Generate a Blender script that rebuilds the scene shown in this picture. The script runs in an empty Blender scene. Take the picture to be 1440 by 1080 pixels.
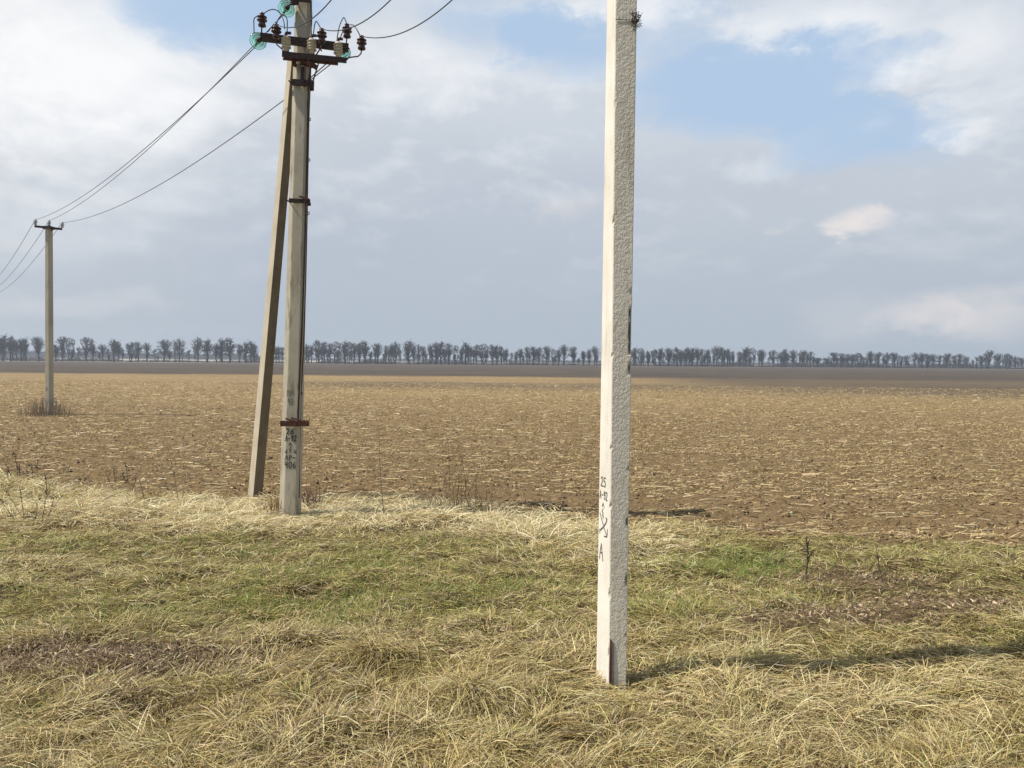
import bpy, math, random
import numpy as np
from mathutils import Vector, Matrix

random.seed(7)
rng = np.random.default_rng(11)
R = math.radians
scene = bpy.context.scene
COL = scene.collection

# ------------------------------------------------------------------ camera
F = 1082.0                       # focal length in photo pixels (photo 1440 wide)
CAMH = 2.5
PITCH, ROLL = R(-1.76), R(0.53)
cam_data = bpy.data.cameras.new('camera')
cam_data.sensor_width = 36.0
cam_data.lens = 36.0 * F / 1440.0
cam_data.clip_end = 20000
cam_data.clip_start = 0.05
cam = bpy.data.objects.new('camera', cam_data)
COL.objects.link(cam)
CAMR = Matrix.Rotation(R(90) + PITCH, 3, 'X') @ Matrix.Rotation(ROLL, 3, 'Z')
cam.matrix_world = Matrix.Translation((0, 0, CAMH)) @ CAMR.to_4x4()
scene.camera = cam
CAMP = Vector((0, 0, CAMH))


def ray(px, py):
    return CAMR @ Vector(((px - 720) / F, -(py - 540) / F, -1))


def W(px, py, Y):                # point of the photo at distance Y
    d = ray(px, py)
    return CAMP + d * (Y / d.y)


def G(px, py, z=0.0):            # point of the photo on level ground
    d = ray(px, py)
    return CAMP + d * ((z - CAMH) / d.z)


def proj(p):
    q = CAMR.transposed() @ (Vector(p) - CAMP)
    return 720 + F * q.x / -q.z, 540 - F * q.y / -q.z


# ------------------------------------------------------------------ noise
def _hash(ix, iy, seed):
    h = (ix.astype(np.int64) * 374761393 + iy.astype(np.int64) * 668265263 + seed * 1442695041) & 0xFFFFFFFF
    h = ((h ^ (h >> 13)) * 1274126177) & 0xFFFFFFFF
    h = h ^ (h >> 16)
    return (h & 0xFFFFFF) / float(0xFFFFFF)


def vnoise(x, y, seed=0):
    x = np.asarray(x, float); y = np.asarray(y, float)
    ix = np.floor(x); iy = np.floor(y)
    fx = x - ix; fy = y - iy
    fx = fx * fx * (3 - 2 * fx); fy = fy * fy * (3 - 2 * fy)
    ix = ix.astype(np.int64); iy = iy.astype(np.int64)
    a = _hash(ix, iy, seed); b = _hash(ix + 1, iy, seed)
    c = _hash(ix, iy + 1, seed); d = _hash(ix + 1, iy + 1, seed)
    return (a + (b - a) * fx) * (1 - fy) + (c + (d - c) * fx) * fy


def fbm(x, y, seed=0, octv=3):
    s = 0; a = 1.0; t = 0
    for k in range(octv):
        s = s + a * vnoise(x * 2 ** k, y * 2 ** k, seed + k * 17); t += a; a *= 0.5
    return s / t


# ------------------------------------------------------------------ object helpers
def tag(o, label=None, cat=None, group=None, kind=None):
    if label: o['label'] = label
    if cat: o['category'] = cat
    if group: o['group'] = group
    if kind: o['kind'] = kind
    return o


def thing(name, loc, label, cat, group=None):
    o = bpy.data.objects.new(name, None)
    o.location = loc
    o.empty_display_size = 0.2
    COL.objects.link(o)
    return tag(o, label, cat, group)


def link_mesh(name, me, mat, parent=None):
    o = bpy.data.objects.new(name, me)
    if mat is not None:
        for m in (mat if isinstance(mat, (list, tuple)) else [mat]):
            me.materials.append(m)
    COL.objects.link(o)
    if parent: o.parent = parent
    return o


class MB:
    """collects shapes given in world space; build() stores them relative to an origin"""
    def __init__(self):
        self.v = []; self.f = []; self.m = []; self.s = []

    def add(self, verts, faces, mi=0, smooth=False):
        b = len(self.v)
        self.v += [tuple(p) for p in verts]
        for f in faces:
            self.f.append(tuple(i + b for i in f)); self.m.append(mi); self.s.append(smooth)
        return self

    def box(self, c, ax, ay, az, mi=0):      # half-axis vectors
        c = Vector(c); ax = Vector(ax); ay = Vector(ay); az = Vector(az)
        P = [c + ax * i + ay * j + az * k for i in (-1, 1) for j in (-1, 1) for k in (-1, 1)]
        Fc = [(0, 1, 3, 2), (4, 6, 7, 5), (0, 4, 5, 1), (2, 3, 7, 6), (0, 2, 6, 4), (1, 5, 7, 3)]
        if ax.cross(ay).dot(az) < 0: Fc = [f[::-1] for f in Fc]
        return self.add(P, Fc, mi)

    def bar(self, p, q, w, h, up=(0, 0, 1), mi=0):
        p = Vector(p); q = Vector(q); d = (q - p)
        s = d.cross(Vector(up)).normalized(); u = s.cross(d).normalized()
        return self.box((p + q) / 2, d / 2, s * w / 2, u * h / 2, mi)

    def tube(self, pts, r, n=6, mi=0, cap=True):
        pts = [Vector(p) for p in pts]
        rs = r if isinstance(r, (list, tuple)) else [r] * len(pts)
        verts = []; faces = []
        prev = None
        for i, p in enumerate(pts):
            d = (pts[min(i + 1, len(pts) - 1)] - pts[max(i - 1, 0)]).normalized()
            if prev is None:
                a = Vector((0, 0, 1)) if abs(d.z) < .9 else Vector((1, 0, 0))
                s = d.cross(a).normalized()
            else:
                s = (prev - d * prev.dot(d)).normalized()
            prev = s; t = d.cross(s)
            for k in range(n):
                an = 2 * math.pi * k / n
                verts.append(p + (s * math.cos(an) + t * math.sin(an)) * rs[i])
        for i in range(len(pts) - 1):
            for k in range(n):
                a = i * n + k; b = i * n + (k + 1) % n
                faces.append((a, b, b + n, a + n))
        self.add(verts, faces, mi, True)
        if cap:
            self.add(verts[:n][::-1], [tuple(range(n))], mi)
            self.add(verts[-n:], [tuple(range(n))], mi)
        return self

    def lathe(self, base, axis, prof, n=16, mi=0):
        base = Vector(base); d = Vector(axis).normalized()
        a = Vector((0, 0, 1)) if abs(d.z) < .9 else Vector((1, 0, 0))
        s = d.cross(a).normalized(); t = d.cross(s)
        verts = []; faces = []
        for r, z in prof:
            r = max(r, 1e-4)
            for k in range(n):
                an = 2 * math.pi * k / n
                verts.append(base + d * z + (s * math.cos(an) + t * math.sin(an)) * r)
        for i in range(len(prof) - 1):
            for k in range(n):
                x = i * n + k; y = i * n + (k + 1) % n
                faces.append((x, y, y + n, x + n))
        return self.add(verts, faces, mi, True)

    def build(self, name, mat, parent=None, origin=(0, 0, 0)):
        o = Vector(origin)
        me = bpy.data.meshes.new(name)
        me.from_pydata([(p[0] - o.x, p[1] - o.y, p[2] - o.z) for p in self.v], [], self.f)
        me.polygons.foreach_set('material_index', self.m)
        me.polygons.foreach_set('use_smooth', self.s)
        me.update()
        ob = link_mesh(name, me, mat, parent)
        if parent is None: ob.location = o
        return ob


def np_mesh(name, verts, quads, mat, colors=None, smooth=False, parent=None):
    me = bpy.data.meshes.new(name)
    nv = len(verts); nf = len(quads); k = quads.shape[1]
    me.vertices.add(nv); me.vertices.foreach_set('co', np.ascontiguousarray(verts, np.float32).ravel())
    me.loops.add(nf * k); me.loops.foreach_set('vertex_index', np.ascontiguousarray(quads, np.int32).ravel())
    me.polygons.add(nf)
    me.polygons.foreach_set('loop_start', np.arange(0, nf * k, k, dtype=np.int32))
    me.polygons.foreach_set('loop_total', np.full(nf, k, np.int32))
    me.polygons.foreach_set('use_smooth', np.full(nf, smooth, bool))
    me.update(calc_edges=True)
    if colors is not None:
        at = me.color_attributes.new('col', 'FLOAT_COLOR', 'POINT')
        c = np.ones((nv, 4), np.float32); c[:, :3] = colors
        at.data.foreach_set('color', c.ravel())
    return link_mesh(name, me, mat, parent)


def copy_tree(o, parent=None):
    c = o.copy(); COL.objects.link(c); c.parent = parent
    for ch in list(o.children): copy_tree(ch, c)
    return c


# ------------------------------------------------------------------ node helpers
class E:
    """socket wrapper with arithmetic"""
    def __init__(self, nt, s): self.nt = nt; self.s = s

    def _m(self, op, b=None, c=None, clamp=False):
        n = self.nt.nodes.new('ShaderNodeMath'); n.operation = op; n.use_clamp = clamp
        for i, x in enumerate((self, b, c)):
            if x is None: continue
            if isinstance(x, E): self.nt.links.new(x.s, n.inputs[i])
            else: n.inputs[i].default_value = x
        return E(self.nt, n.outputs[0])

    def __add__(s, o): return s._m('ADD', o)
    __radd__ = __add__
    def __sub__(s, o): return s._m('SUBTRACT', o)
    def __rsub__(s, o): return (s * -1.0) + o
    def __mul__(s, o): return s._m('MULTIPLY', o)
    __rmul__ = __mul__
    def __truediv__(s, o): return s._m('DIVIDE', o)
    def clamp(s): return s._m('ADD', 0.0, clamp=True)
    def maxi(s, o): return s._m('MAXIMUM', o)
    def pw(s, o): return s._m('POWER', o)
    def sm(s, a, b):             # smoothstep a..b -> 0..1
        n = s.nt.nodes.new('ShaderNodeMapRange'); n.interpolation_type = 'SMOOTHSTEP'
        s.nt.links.new(s.s, n.inputs['Value'])
        n.inputs['From Min'].default_value = a; n.inputs['From Max'].default_value = b
        return E(s.nt, n.outputs['Result'])


def noise(nt, vec, scale, detail=4, rough=.55, dist=0.0):
    n = nt.nodes.new('ShaderNodeTexNoise')
    n.inputs['Scale'].default_value = scale; n.inputs['Detail'].default_value = detail
    n.inputs['Roughness'].default_value = rough; n.inputs['Distortion'].default_value = dist
    if vec is not None: nt.links.new(vec, n.inputs['Vector'])
    return E(nt, n.outputs['Fac'])


def mixc(nt, fac, a, b):
    n = nt.nodes.new('ShaderNodeMix'); n.data_type = 'RGBA'
    for sock, x in ((n.inputs['Factor'], fac), (n.inputs['A'], a), (n.inputs['B'], b)):
        if isinstance(x, E): nt.links.new(x.s, sock)
        elif isinstance(x, bpy.types.NodeSocket): nt.links.new(x, sock)
        elif isinstance(x, (int, float)): sock.default_value = x
        else: sock.default_value = (x[0], x[1], x[2], 1)
    return n.outputs['Result']


def new_mat(name):
    m = bpy.data.materials.new(name); m.use_nodes = True
    nt = m.node_tree
    return m, nt, nt.nodes['Principled BSDF']


def bump(nt, b, h, strength, dist):
    n = nt.nodes.new('ShaderNodeBump'); n.inputs['Strength'].default_value = strength
    n.inputs['Distance'].default_value = dist
    nt.links.new(h.s, n.inputs['Height']); nt.links.new(n.outputs[0], b.inputs['Normal'])


def objco(nt, scale=(1, 1, 1)):
    t = nt.nodes.new('ShaderNodeTexCoord'); m = nt.nodes.new('ShaderNodeMapping')
    m.inputs['Scale'].default_value = scale
    nt.links.new(t.outputs['Object'], m.inputs['Vector'])
    return m.outputs[0]


def simple_mat(name, c, rough=.6, metal=0.0, var=.25, scale=30, c2=None, bmp=0.0, stretch=(1, 1, 1)):
    m, nt, b = new_mat(name)
    n = noise(nt, objco(nt, stretch), scale, 5, .6)
    c2 = c2 or tuple(x * (1 - var) for x in c)
    nt.links.new(mixc(nt, n.sm(.35, .65), c, c2), b.inputs['Base Color'])
    b.inputs['Roughness'].default_value = rough; b.inputs['Metallic'].default_value = metal
    if bmp: bump(nt, b, n, bmp, .01)
    return m


def concrete_mat(name, c, dark, stain, rough_face=False, stain_amt=.5, streak=(9, 9, .8)):
    m, nt, b = new_mat(name)
    co = objco(nt)
    big = noise(nt, co, 2.2, 5, .6)
    fine = noise(nt, co, 60, 6, .7)
    st = noise(nt, objco(nt, streak), 1.0, 6, .65)
    col = mixc(nt, big.sm(.35, .7), c, dark)
    col = mixc(nt, (fine.sm(.45, .75) * .35), col, dark)
    col = mixc(nt, (st.sm(.52, .72) * stain_amt).clamp(), col, stain)
    pit = noise(nt, co, 140, 2, .5).sm(.68, .74)
    col = mixc(nt, pit * .6, col, tuple(x * .35 for x in c))
    at = nt.nodes.new('ShaderNodeAttribute'); at.attribute_name = 'wear'
    wear = E(nt, at.outputs['Fac'])
    moss = noise(nt, co, 45, 4, .6)
    col = mixc(nt, wear, col, mixc(nt, moss.sm(.4, .6), (.035, .033, .022), (.10, .085, .045)))
    nt.links.new(col, b.inputs['Base Color'])
    b.inputs['Roughness'].default_value = .9
    b.inputs['Specular IOR Level'].default_value = .25
    if rough_face:
        w = noise(nt, objco(nt, (1, 1, .8)), 44, 2.5, .5, .9)
        w2 = noise(nt, co, 75, 3, .6, .4)
        bump(nt, b, w.sm(.36, .64) * .8 + w2 * .25, .5, .006)
    else:
        bump(nt, b, fine + big * .5, .5, .002)
    return m


# ------------------------------------------------------------------ light and sky
SUN_EL = R(53)
SUN_XY = Vector((-0.9937, -0.112)).normalized()
SUND = Vector((SUN_XY.x * math.cos(SUN_EL), SUN_XY.y * math.cos(SUN_EL), math.sin(SUN_EL)))
sd = bpy.data.lights.new('sun', 'SUN'); sd.energy = 5.0; sd.angle = R(.53); sd.color = (1, .945, .86)
so = bpy.data.objects.new('sun', sd); COL.objects.link(so)
so.rotation_euler = (-SUND).to_track_quat('-Z', 'Y').to_euler()

world = bpy.data.worlds.new('World'); scene.world = world; world.use_nodes = True
nt = world.node_tree
bg = nt.nodes['Background']
sky = nt.nodes.new('ShaderNodeTexSky'); sky.sky_type = 'NISHITA'; sky.sun_disc = False
sky.sun_elevation = SUN_EL; sky.sun_rotation = math.atan2(SUND.x, SUND.y)
sky.air_density = 1.0; sky.dust_density = .6; sky.ozone_density = 1.3
STR = 0.10
tc = nt.nodes.new('ShaderNodeTexCoord')
sx = nt.nodes.new('ShaderNodeSeparateXYZ'); nt.links.new(tc.outputs['Generated'], sx.inputs[0])
dx, dy, dz = (E(nt, sx.outputs[i]) for i in range(3))
az = dx._m('ARCTAN2', dy) * 57.29578
el = dz._m('ARCSINE') * 57.29578
mp = nt.nodes.new('ShaderNodeMapping'); mp.inputs['Scale'].default_value = (3.4, 3.4, 6.4)
nt.links.new(tc.outputs['Generated'], mp.inputs[0])
mp2 = nt.nodes.new('ShaderNodeMapping'); mp2.inputs['Scale'].default_value = (3.4, 3.4, 6.4)
mp2.inputs['Location'].default_value = (-.05, -.02, .10)
nt.links.new(tc.outputs['Generated'], mp2.inputs[0])
n_big = noise(nt, mp.outputs[0], 1.6, 8, .56, .25)
n_big2 = noise(nt, mp2.outputs[0], 1.6, 8, .56, .25)
n_fine = noise(nt, mp.outputs[0], 5.0, 7, .6, .2)
relief = (n_big - n_big2)
waz = az + (n_fine - .5) * 7.0 + (n_big - .5) * 7.0
wel = el + (n_fine - .5) * 3.2 + (n_big - .5) * 3.6


def pe(px, py):
    d = ray(px, py).normalized()
    return math.degrees(math.atan2(d.x, d.y)), math.degrees(math.asin(d.z))


def blob(px, py, wpx, hpx, amp=1.0, a=None, e=None):
    A, B = pe(px, py)
    ra, rb = wpx / F * 57.3, hpx / F * 57.3
    u = ((a or waz) - A) / ra; v = ((e or wel) - B) / rb
    return ((1.0 - (u * u + v * v)).maxi(0.0)) * amp


def total(lst):
    s = None
    for x in lst: s = x if s is None else s + x
    return s


blue = total([blob(300, 18, 170, 60, 1.3), blob(420, -10, 150, 45, 1.0), blob(690, 15, 150, 60, .8), blob(800, 55, 110, 60, 1.0),
              blob(1020, 140, 150, 70, 1.2), blob(1200, 180, 150, 50, 1.3), blob(1140, 110, 150, 55, 1.0), blob(960, 60, 90, 60, .7),
              blob(1270, 225, 110, 30, .6), blob(1050, 60, 330, 110, .32), blob(720, 60, 200, 60, .3), blob(250, 40, 200, 60, .3)])
white = total([blob(30, 60, 240, 150, 1.0), blob(60, 230, 200, 130, .35), blob(250, 140, 200, 80, .45), blob(600, 95, 260, 60, .45),
               blob(1120, 45, 130, 38, .65), blob(1250, 62, 150, 50, .45), blob(1330, 192, 60, 24, .75), blob(1360, 120, 120, 80, .3), blob(880, 5, 200, 22, .7)])
warm = total([blob(1200, 316, 50, 20, 1.1), blob(1095, 322, 22, 8, .5), blob(1380, 435, 100, 48, .75), blob(800, 288, 55, 22, .55),
              blob(110, 425, 150, 26, .5), blob(1230, 440, 130, 40, .4), blob(260, 470, 170, 20, .2), blob(30, 335, 70, 20, .3)])
dark = total([blob(430, 190, 300, 60, .3), blob(300, 330, 330, 80, .45), blob(620, 330, 350, 130, .35), blob(960, 260, 400, 50, .25), blob(1150, 400, 300, 60, .25)])
hgrad = el.sm(1.0, 22.0)
cloud = mixc(nt, hgrad, (.425, .487, .563), (.60, .645, .71))
cloud = mixc(nt, (dark + (n_big - .5) * .22).clamp(), cloud, (.435, .49, .575))
wm = (white * .8 + relief * 2.0 * el.sm(2.0, 14.0) + (n_fine - .5) * .9 * hgrad).clamp()
cloud = mixc(nt, wm, cloud, (.88, .895, .92))
cloud = mixc(nt, (warm * 1.0 + relief * 1.0 * warm).sm(.0, 1.5), cloud, (.80, .745, .73))
# brighter cloud towards the sun (behind the camera, to the left)
sunward = (dx * SUND.x + dy * SUND.y + dz * SUND.z).sm(.1, 1.0)
cloud = mixc(nt, sunward * .6, cloud, (.95, .93, .90))
# scattered gaps of blue elsewhere in the sky too
away = ((az * az)._m('SQRT').sm(42.0, 75.0)).maxi(el.sm(28.0, 40.0))
gaps = n_big.sm(.36, .52) * away * .97
bm = ((blue - (n_fine - .5) * .5).sm(.05, 1.5) * .92 + gaps).clamp()
vm = nt.nodes.new('ShaderNodeVectorMath'); vm.operation = 'SCALE'; vm.inputs['Scale'].default_value = 1.0 / STR
nt.links.new(cloud, vm.inputs[0])
front = (1.0 - away)
blue_sky = mixc(nt, front * .9, sky.outputs[0], (4.25, 5.75, 7.75))
fin = mixc(nt, bm, vm.outputs[0], blue_sky)
nt.links.new(fin, bg.inputs['Color']); bg.inputs['Strength'].default_value = STR

# ------------------------------------------------------------------ ground shape
EDGE_PX = [(-200, 668), (0, 672), (100, 692), (200, 705), (330, 708), (420, 706), (520, 702), (620, 708), (700, 722), (800, 738),
           (900, 744), (1000, 750), (1130, 758), (1300, 764), (1440, 767), (1700, 772)]
_ex = [G(*p) for p in EDGE_PX]
EX = np.array([p.x for p in _ex]); EY = np.array([p.y for p in _ex])
EY[0] = 16.3


def edge_y(x): return np.interp(x, EX, EY)


NEAR = G(858, 966)
FEET = [(NEAR, .45), (G(407, 727), .6), (G(358.5, 699), .6)]
PITS = [(G(520, 962), .16, .13, .26), (G(562, 972), .12, .10, .2), (G(775, 1062), .2, .13, .24), (G(840, 1010), .2, .1, .05), (G(505, 1005), .25, .14, .08)]
MOUNDS = [(G(650, 1010), .35, .22, .13), (G(540, 940), .3, .13, .1), (G(500, 1050), .5, .2, .08), (G(1010, 985), .7, .3, .07),
          (G(160, 940), .7, .2, .06), (G(700, 1075), .3, .15, .08), (G(390, 905), .5, .2, .06), (G(100, 730), 1.4, .5, .12), (G(320, 745), 1.2, .3, .06),
          (G(570, 735), 1.4, .4, .08), (G(1340, 800), .8, .35, .08), (Vector((5.4, 6.9, 0)), 2.0, .8, .25)]


def height(x, y):
    x = np.asarray(x, float); y = np.asarray(y, float)
    e = edge_y(x)
    ver = np.clip((e + .3 - y) / .6, 0, 1)
    z = ver * ((fbm(x * 1.5, y * 2.0, 3, 3) - .5) * .17 + (fbm(x * .35, y * .45, 9, 2) - .5) * .14 + (vnoise(x * 4.2, y * 5.5, 12) - .5) * .075)
    fade = np.clip((60 - y) / 40, 0, 1)
    z = z + (1 - ver) * fade * ((fbm(x * 2.6, y * 4.6, 21, 3) - .5) * (.10 + .10 * np.exp(-((y - e) / 2.0) ** 2)) + (fbm(x * .25, y * .5, 31, 2) - .5) * .12)
    for p, rx, ry, d in PITS: z = z - d * np.exp(-((x - p.x) / rx) ** 2 - ((y - p.y) / ry) ** 2)
    for p, rx, ry, d in MOUNDS: z = z + d * np.exp(-((x - p.x) / rx) ** 2 - ((y - p.y) / ry) ** 2)
    # calm ground at the foot of the near pole
    k = 1.0
    for p, rd in FEET: k = k * (1 - np.exp(-((x - p.x) / rd) ** 2 - ((y - p.y + .15) / rd) ** 2))
    return z * k


def hz(x, y): return float(height(np.array([x]), np.array([y]))[0])


def ground_sheet():
    a_f = np.arange(-48, 48.01, .075)
    a_c = np.concatenate([np.arange(-180, -48, 3.0), a_f, np.arange(50, 180, 3.0)])
    ang = np.radians(a_c)
    r = np.concatenate([[0.0], 2.0 * np.exp(np.arange(0, math.log(60 / 2.0), .0056)), 60.5 * np.exp(np.linspace(0, math.log(2300 / 60.5), 150))])
    A, Rr = np.meshgrid(ang, r)
    X = Rr * np.sin(A); Y = Rr * np.cos(A)
    Z = height(X, Y)
    far = Rr > 75
    Z = np.where(Y < 1.0, Z * np.clip(Y, 0, 1), Z)
    Z[far] = 0
    nr, na = X.shape
    V = np.stack([X.ravel(), Y.ravel(), Z.ravel()], 1)
    i, j = np.meshgrid(np.arange(nr - 1), np.arange(na), indexing='ij')
    j2 = (j + 1) % na
    Q = np.stack([i * na + j, i * na + j2, (i + 1) * na + j2, (i + 1) * na + j], -1).reshape(-1, 4)[:, ::-1]
    verge = np.clip((edge_y(X) + .35 + (fbm(X * 1.3, Y * 1.3, 51, 3) - .5) * 1.1 - Y) / .5, 0, 1)
    col = np.zeros((V.shape[0], 3)); col[:, 0] = verge.ravel()
    m, nt, b = new_mat('soil')
    geo = nt.nodes.new('ShaderNodeNewGeometry')
    pos = geo.outputs['Position']
    s = nt.nodes.new('ShaderNodeSeparateXYZ'); nt.links.new(pos, s.inputs[0])
    px, py = E(nt, s.outputs[0]), E(nt, s.outputs[1])

    def mapped(sc):
        mm = nt.nodes.new('ShaderNodeMapping'); mm.inputs['Scale'].default_value = sc
        nt.links.new(pos, mm.inputs[0]); return mm.outputs[0]
    clod = noise(nt, pos, 9, 6, .65)
    big = noise(nt, mapped((.06, .12, 1)), 1.0, 5, .6)
    patch = noise(nt, mapped((.5, .9, 1)), 1.0, 4, .6)
    res = noise(nt, mapped((2.2, 3.2, 1)), 1.0, 6, .75)         # crop residue seen from afar
    res2 = noise(nt, mapped((.35, .8, 1)), 1.0, 6, .7)
    soil = mixc(nt, clod.sm(.3, .7), (.118, .078, .036), (.215, .148, .072))
    soil = mixc(nt, patch.sm(.35, .7) * .5, soil, (.19, .13, .072))
    straw = mixc(nt, clod.sm(.35, .65), (.43, .325, .165), (.30, .205, .095))
    res3 = noise(nt, mapped((1.6, .20, 1)), 1.0, 6, .75)
    res5 = noise(nt, mapped((5.0, .5, 1)), 1.0, 3, .7)
    far_a = py.sm(14.0, 60.0)
    amt = (res.sm(.42, .62) * (far_a * .55 + .16) + far_a * .22 + (res2 - .5) * .9 * far_a + (res3 - .5) * 1.6 * py.sm(25.0, 70.0) + (res5 - .5) * 2.2 * py.sm(40.0, 80.0) + (big - .5) * .9 * far_a).clamp()
    fieldc = mixc(nt, amt, soil, straw)
    # darker soil in the far strip, painted cloud shade to the right
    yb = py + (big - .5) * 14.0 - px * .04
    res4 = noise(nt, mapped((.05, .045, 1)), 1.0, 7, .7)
    bare = mixc(nt, (res4 * .6 + res2 * .4).sm(.38, .62), (.066, .054, .042), (.105, .082, .060))  # dark tone shared by the strip, the streak and the painted shade
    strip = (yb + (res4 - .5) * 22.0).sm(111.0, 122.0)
    right = (px - py * .06 + (res2 - .5) * 14.0 + (big - .5) * 16.0).sm(4.0, 26.0) * (py + (big - .5) * 26.0 + (res2 - .5) * 10.0).sm(52.0, 66.0)  # cloud shade put into the field colour
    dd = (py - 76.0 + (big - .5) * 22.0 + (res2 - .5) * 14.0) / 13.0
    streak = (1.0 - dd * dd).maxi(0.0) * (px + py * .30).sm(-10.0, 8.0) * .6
    fieldc = mixc(nt, ((right * .8).maxi(streak)).clamp(), fieldc, bare)  # right: painted cloud shade, mixed in with the shared dark tone
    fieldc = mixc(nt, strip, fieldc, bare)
    # pale grass headland at the foot of the trees, pale field beyond them on the left
    pale = ((py + px * -.085).sm(368.0, 374.0)) * (px._m('MULTIPLY', -1.0).sm(70.0, 190.0) * .8 + .06)
    fieldc = mixc(nt, pale.clamp(), fieldc, (.42, .37, .31))
    at = nt.nodes.new('ShaderNodeAttribute'); at.attribute_name = 'col'
    sc2 = nt.nodes.new('ShaderNodeSeparateColor'); nt.links.new(at.outputs['Color'], sc2.inputs[0])
    vg = E(nt, sc2.outputs[0])
    thatch = mixc(nt, clod.sm(.3, .7), (.075, .057, .027), (.19, .145, .068))
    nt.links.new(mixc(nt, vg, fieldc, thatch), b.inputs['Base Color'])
    b.inputs['Roughness'].default_value = 1.0; b.inputs['Specular IOR Level'].default_value = .1
    bump(nt, b, clod + res * .6, .8, .06)
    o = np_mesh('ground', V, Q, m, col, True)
    tag(o, 'flat brown ploughed field with a matted grass verge in front', 'ground', kind='structure')


ground_sheet()


# ------------------------------------------------------------------ grass, stubble (stuff)
def leaf_mat(name, trans=.25):
    m = bpy.data.materials.new(name); m.use_nodes = True
    nt = m.node_tree; nt.nodes.clear()
    out = nt.nodes.new('ShaderNodeOutputMaterial')
    at = nt.nodes.new('ShaderNodeAttribute'); at.attribute_name = 'col'
    d = nt.nodes.new('ShaderNodeBsdfDiffuse'); t = nt.nodes.new('ShaderNodeBsdfTranslucent')
    g = nt.nodes.new('ShaderNodeBsdfGlossy'); g.inputs['Roughness'].default_value = .45
    mx = nt.nodes.new('ShaderNodeMixShader'); mx.inputs[0].default_value = trans
    mg = nt.nodes.new('ShaderNodeMixShader'); mg.inputs[0].default_value = .035
    nt.links.new(at.outputs['Color'], d.inputs[0]); nt.links.new(at.outputs['Color'], t.inputs[0])
    nt.links.new(d.outputs[0], mx.inputs[1]); nt.links.new(t.outputs[0], mx.inputs[2])
    nt.links.new(mx.outputs[0], mg.inputs[1]); nt.links.new(g.outputs[0], mg.inputs[2])
    nt.links.new(mg.outputs[0], out.inputs[0])
    return m


M_STRAW = leaf_mat('dry_blade', .22)
M_GREEN = leaf_mat('green_blade', .35)
M_STALK = leaf_mat('stalk', .1)


def blades(root, azm, length, lift, droop, width, col, seg=3, taper=.25, twist=None):
    """ribbons: (N,3) roots, headings, lengths, start angle, total droop"""
    N = len(root)
    twist = rng.normal(0, .6, N) if twist is None else twist
    p = root.copy()
    V = np.zeros((N, seg + 1, 2, 3), np.float32)
    curl = rng.normal(0, .22, N)
    for k in range(seg + 1):
        t = k / seg
        th = lift - droop * t
        az = azm + curl * t
        d = np.stack([np.cos(az) * np.cos(th), np.sin(az) * np.cos(th), np.sin(th)], 1)
        side = np.stack([-np.sin(az) * np.cos(twist), np.cos(az) * np.cos(twist), np.sin(twist)], 1)
        w = (width * (1 - (1 - taper) * t ** 1.5))[:, None] * .5
        V[:, k, 0] = p - side * w; V[:, k, 1] = p + side * w
        p = p + d * (length / seg)[:, None]
    V = V.reshape(N, -1, 3)
    nv = (seg + 1) * 2
    q = np.array([[2 * k, 2 * k + 1, 2 * k + 3, 2 * k + 2] for k in range(seg)])
    Q = (np.arange(N)[:, None, None] * nv + q[None]).reshape(-1, 4)
    C = np.repeat(col, nv, 0)
    return V.reshape(-1, 3), Q, C


def blob_field(x, y, lst):
    s = np.zeros_like(x)
    for px, py, rx, ry, a in lst:
        g = G(px, py)
        s += a * np.exp(-((x - g.x) / rx) ** 2 - ((y - g.y) / ry) ** 2)
    return s


GREENS = [(1030, 795, 1.0, .55, 2.2), (900, 785, .5, .5, .5), (1160, 790, .5, .5, .5), (430, 800, 2.6, .8, .5), (250, 775, 1.6, .4, .5), (640, 860, 1.8, .7, .5),
          (760, 770, 1.2, .5, .55), (220, 712, .6, .12, 1.0), (320, 712, .5, .12, .8), (60, 685, 1.3, .3, .5), (560, 775, 1.4, .35, .4), (700, 830, 1.0, .5, .3),
          (1120, 935, .9, .22, .7), (1020, 925, .35, .15, .7), (980, 1050, .4, .2, .5), (1400, 775, 1.3, .3, .5), (300, 860, 1.6, .5, .4), (130, 840, 1.4, .5, .35),
          (880, 850, .4, .5, .4), (600, 975, .25, .15, .4), (760, 990, .2, .12, .4), (1250, 1000, .8, .3, .2), (880, 1030, .35, .15, .5), (1420, 930, .4, .2, .4), (200, 1040, .5, .2, .35), (460, 1000, .3, .15, .4), (1050, 870, .7, .3, .5), (780, 900, .5, .25, .45), (80, 880, .8, .3, .4)]
BROWNS = [(190, 930, .85, .32, 1.6), (40, 938, .7, .27, 1.2), (1165, 885, .8, .32, 1.6), (1200, 815, 1.0, .5, 1.2), (1310, 865, 1.2, .4, 1.0), (1390, 850, .9, .35, .7), (510, 1030, .3, .25, .5),
          (190, 1000, .4, .2, .4), (330, 1010, .5, .2, .35), (430, 960, .4, .2, .35), (1400, 890, .6, .15, .6), (520, 960, .25, .12, .6), (640, 905, 1.5, .4, .25), (690, 760, 1., .2, .3)]
PALES = [(130, 735, 3.0, .7, 1.3), (350, 735, 2.2, .7, 1.3), (560, 725, 2.6, .7, 1.3), (740, 742, 1.5, .5, .9), (60, 800, 1.4, .5, .5), (20, 1060, 1.0, .3, .8),
         (330, 925, .6, .25, .5), (850, 925, 2.5, .2, .3), (1080, 1010, 1.6, .5, .7), (1350, 960, 1.2, .4, .5), (700, 900, .8, .3, .4), (600, 1050, .8, .2, .4)]


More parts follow.
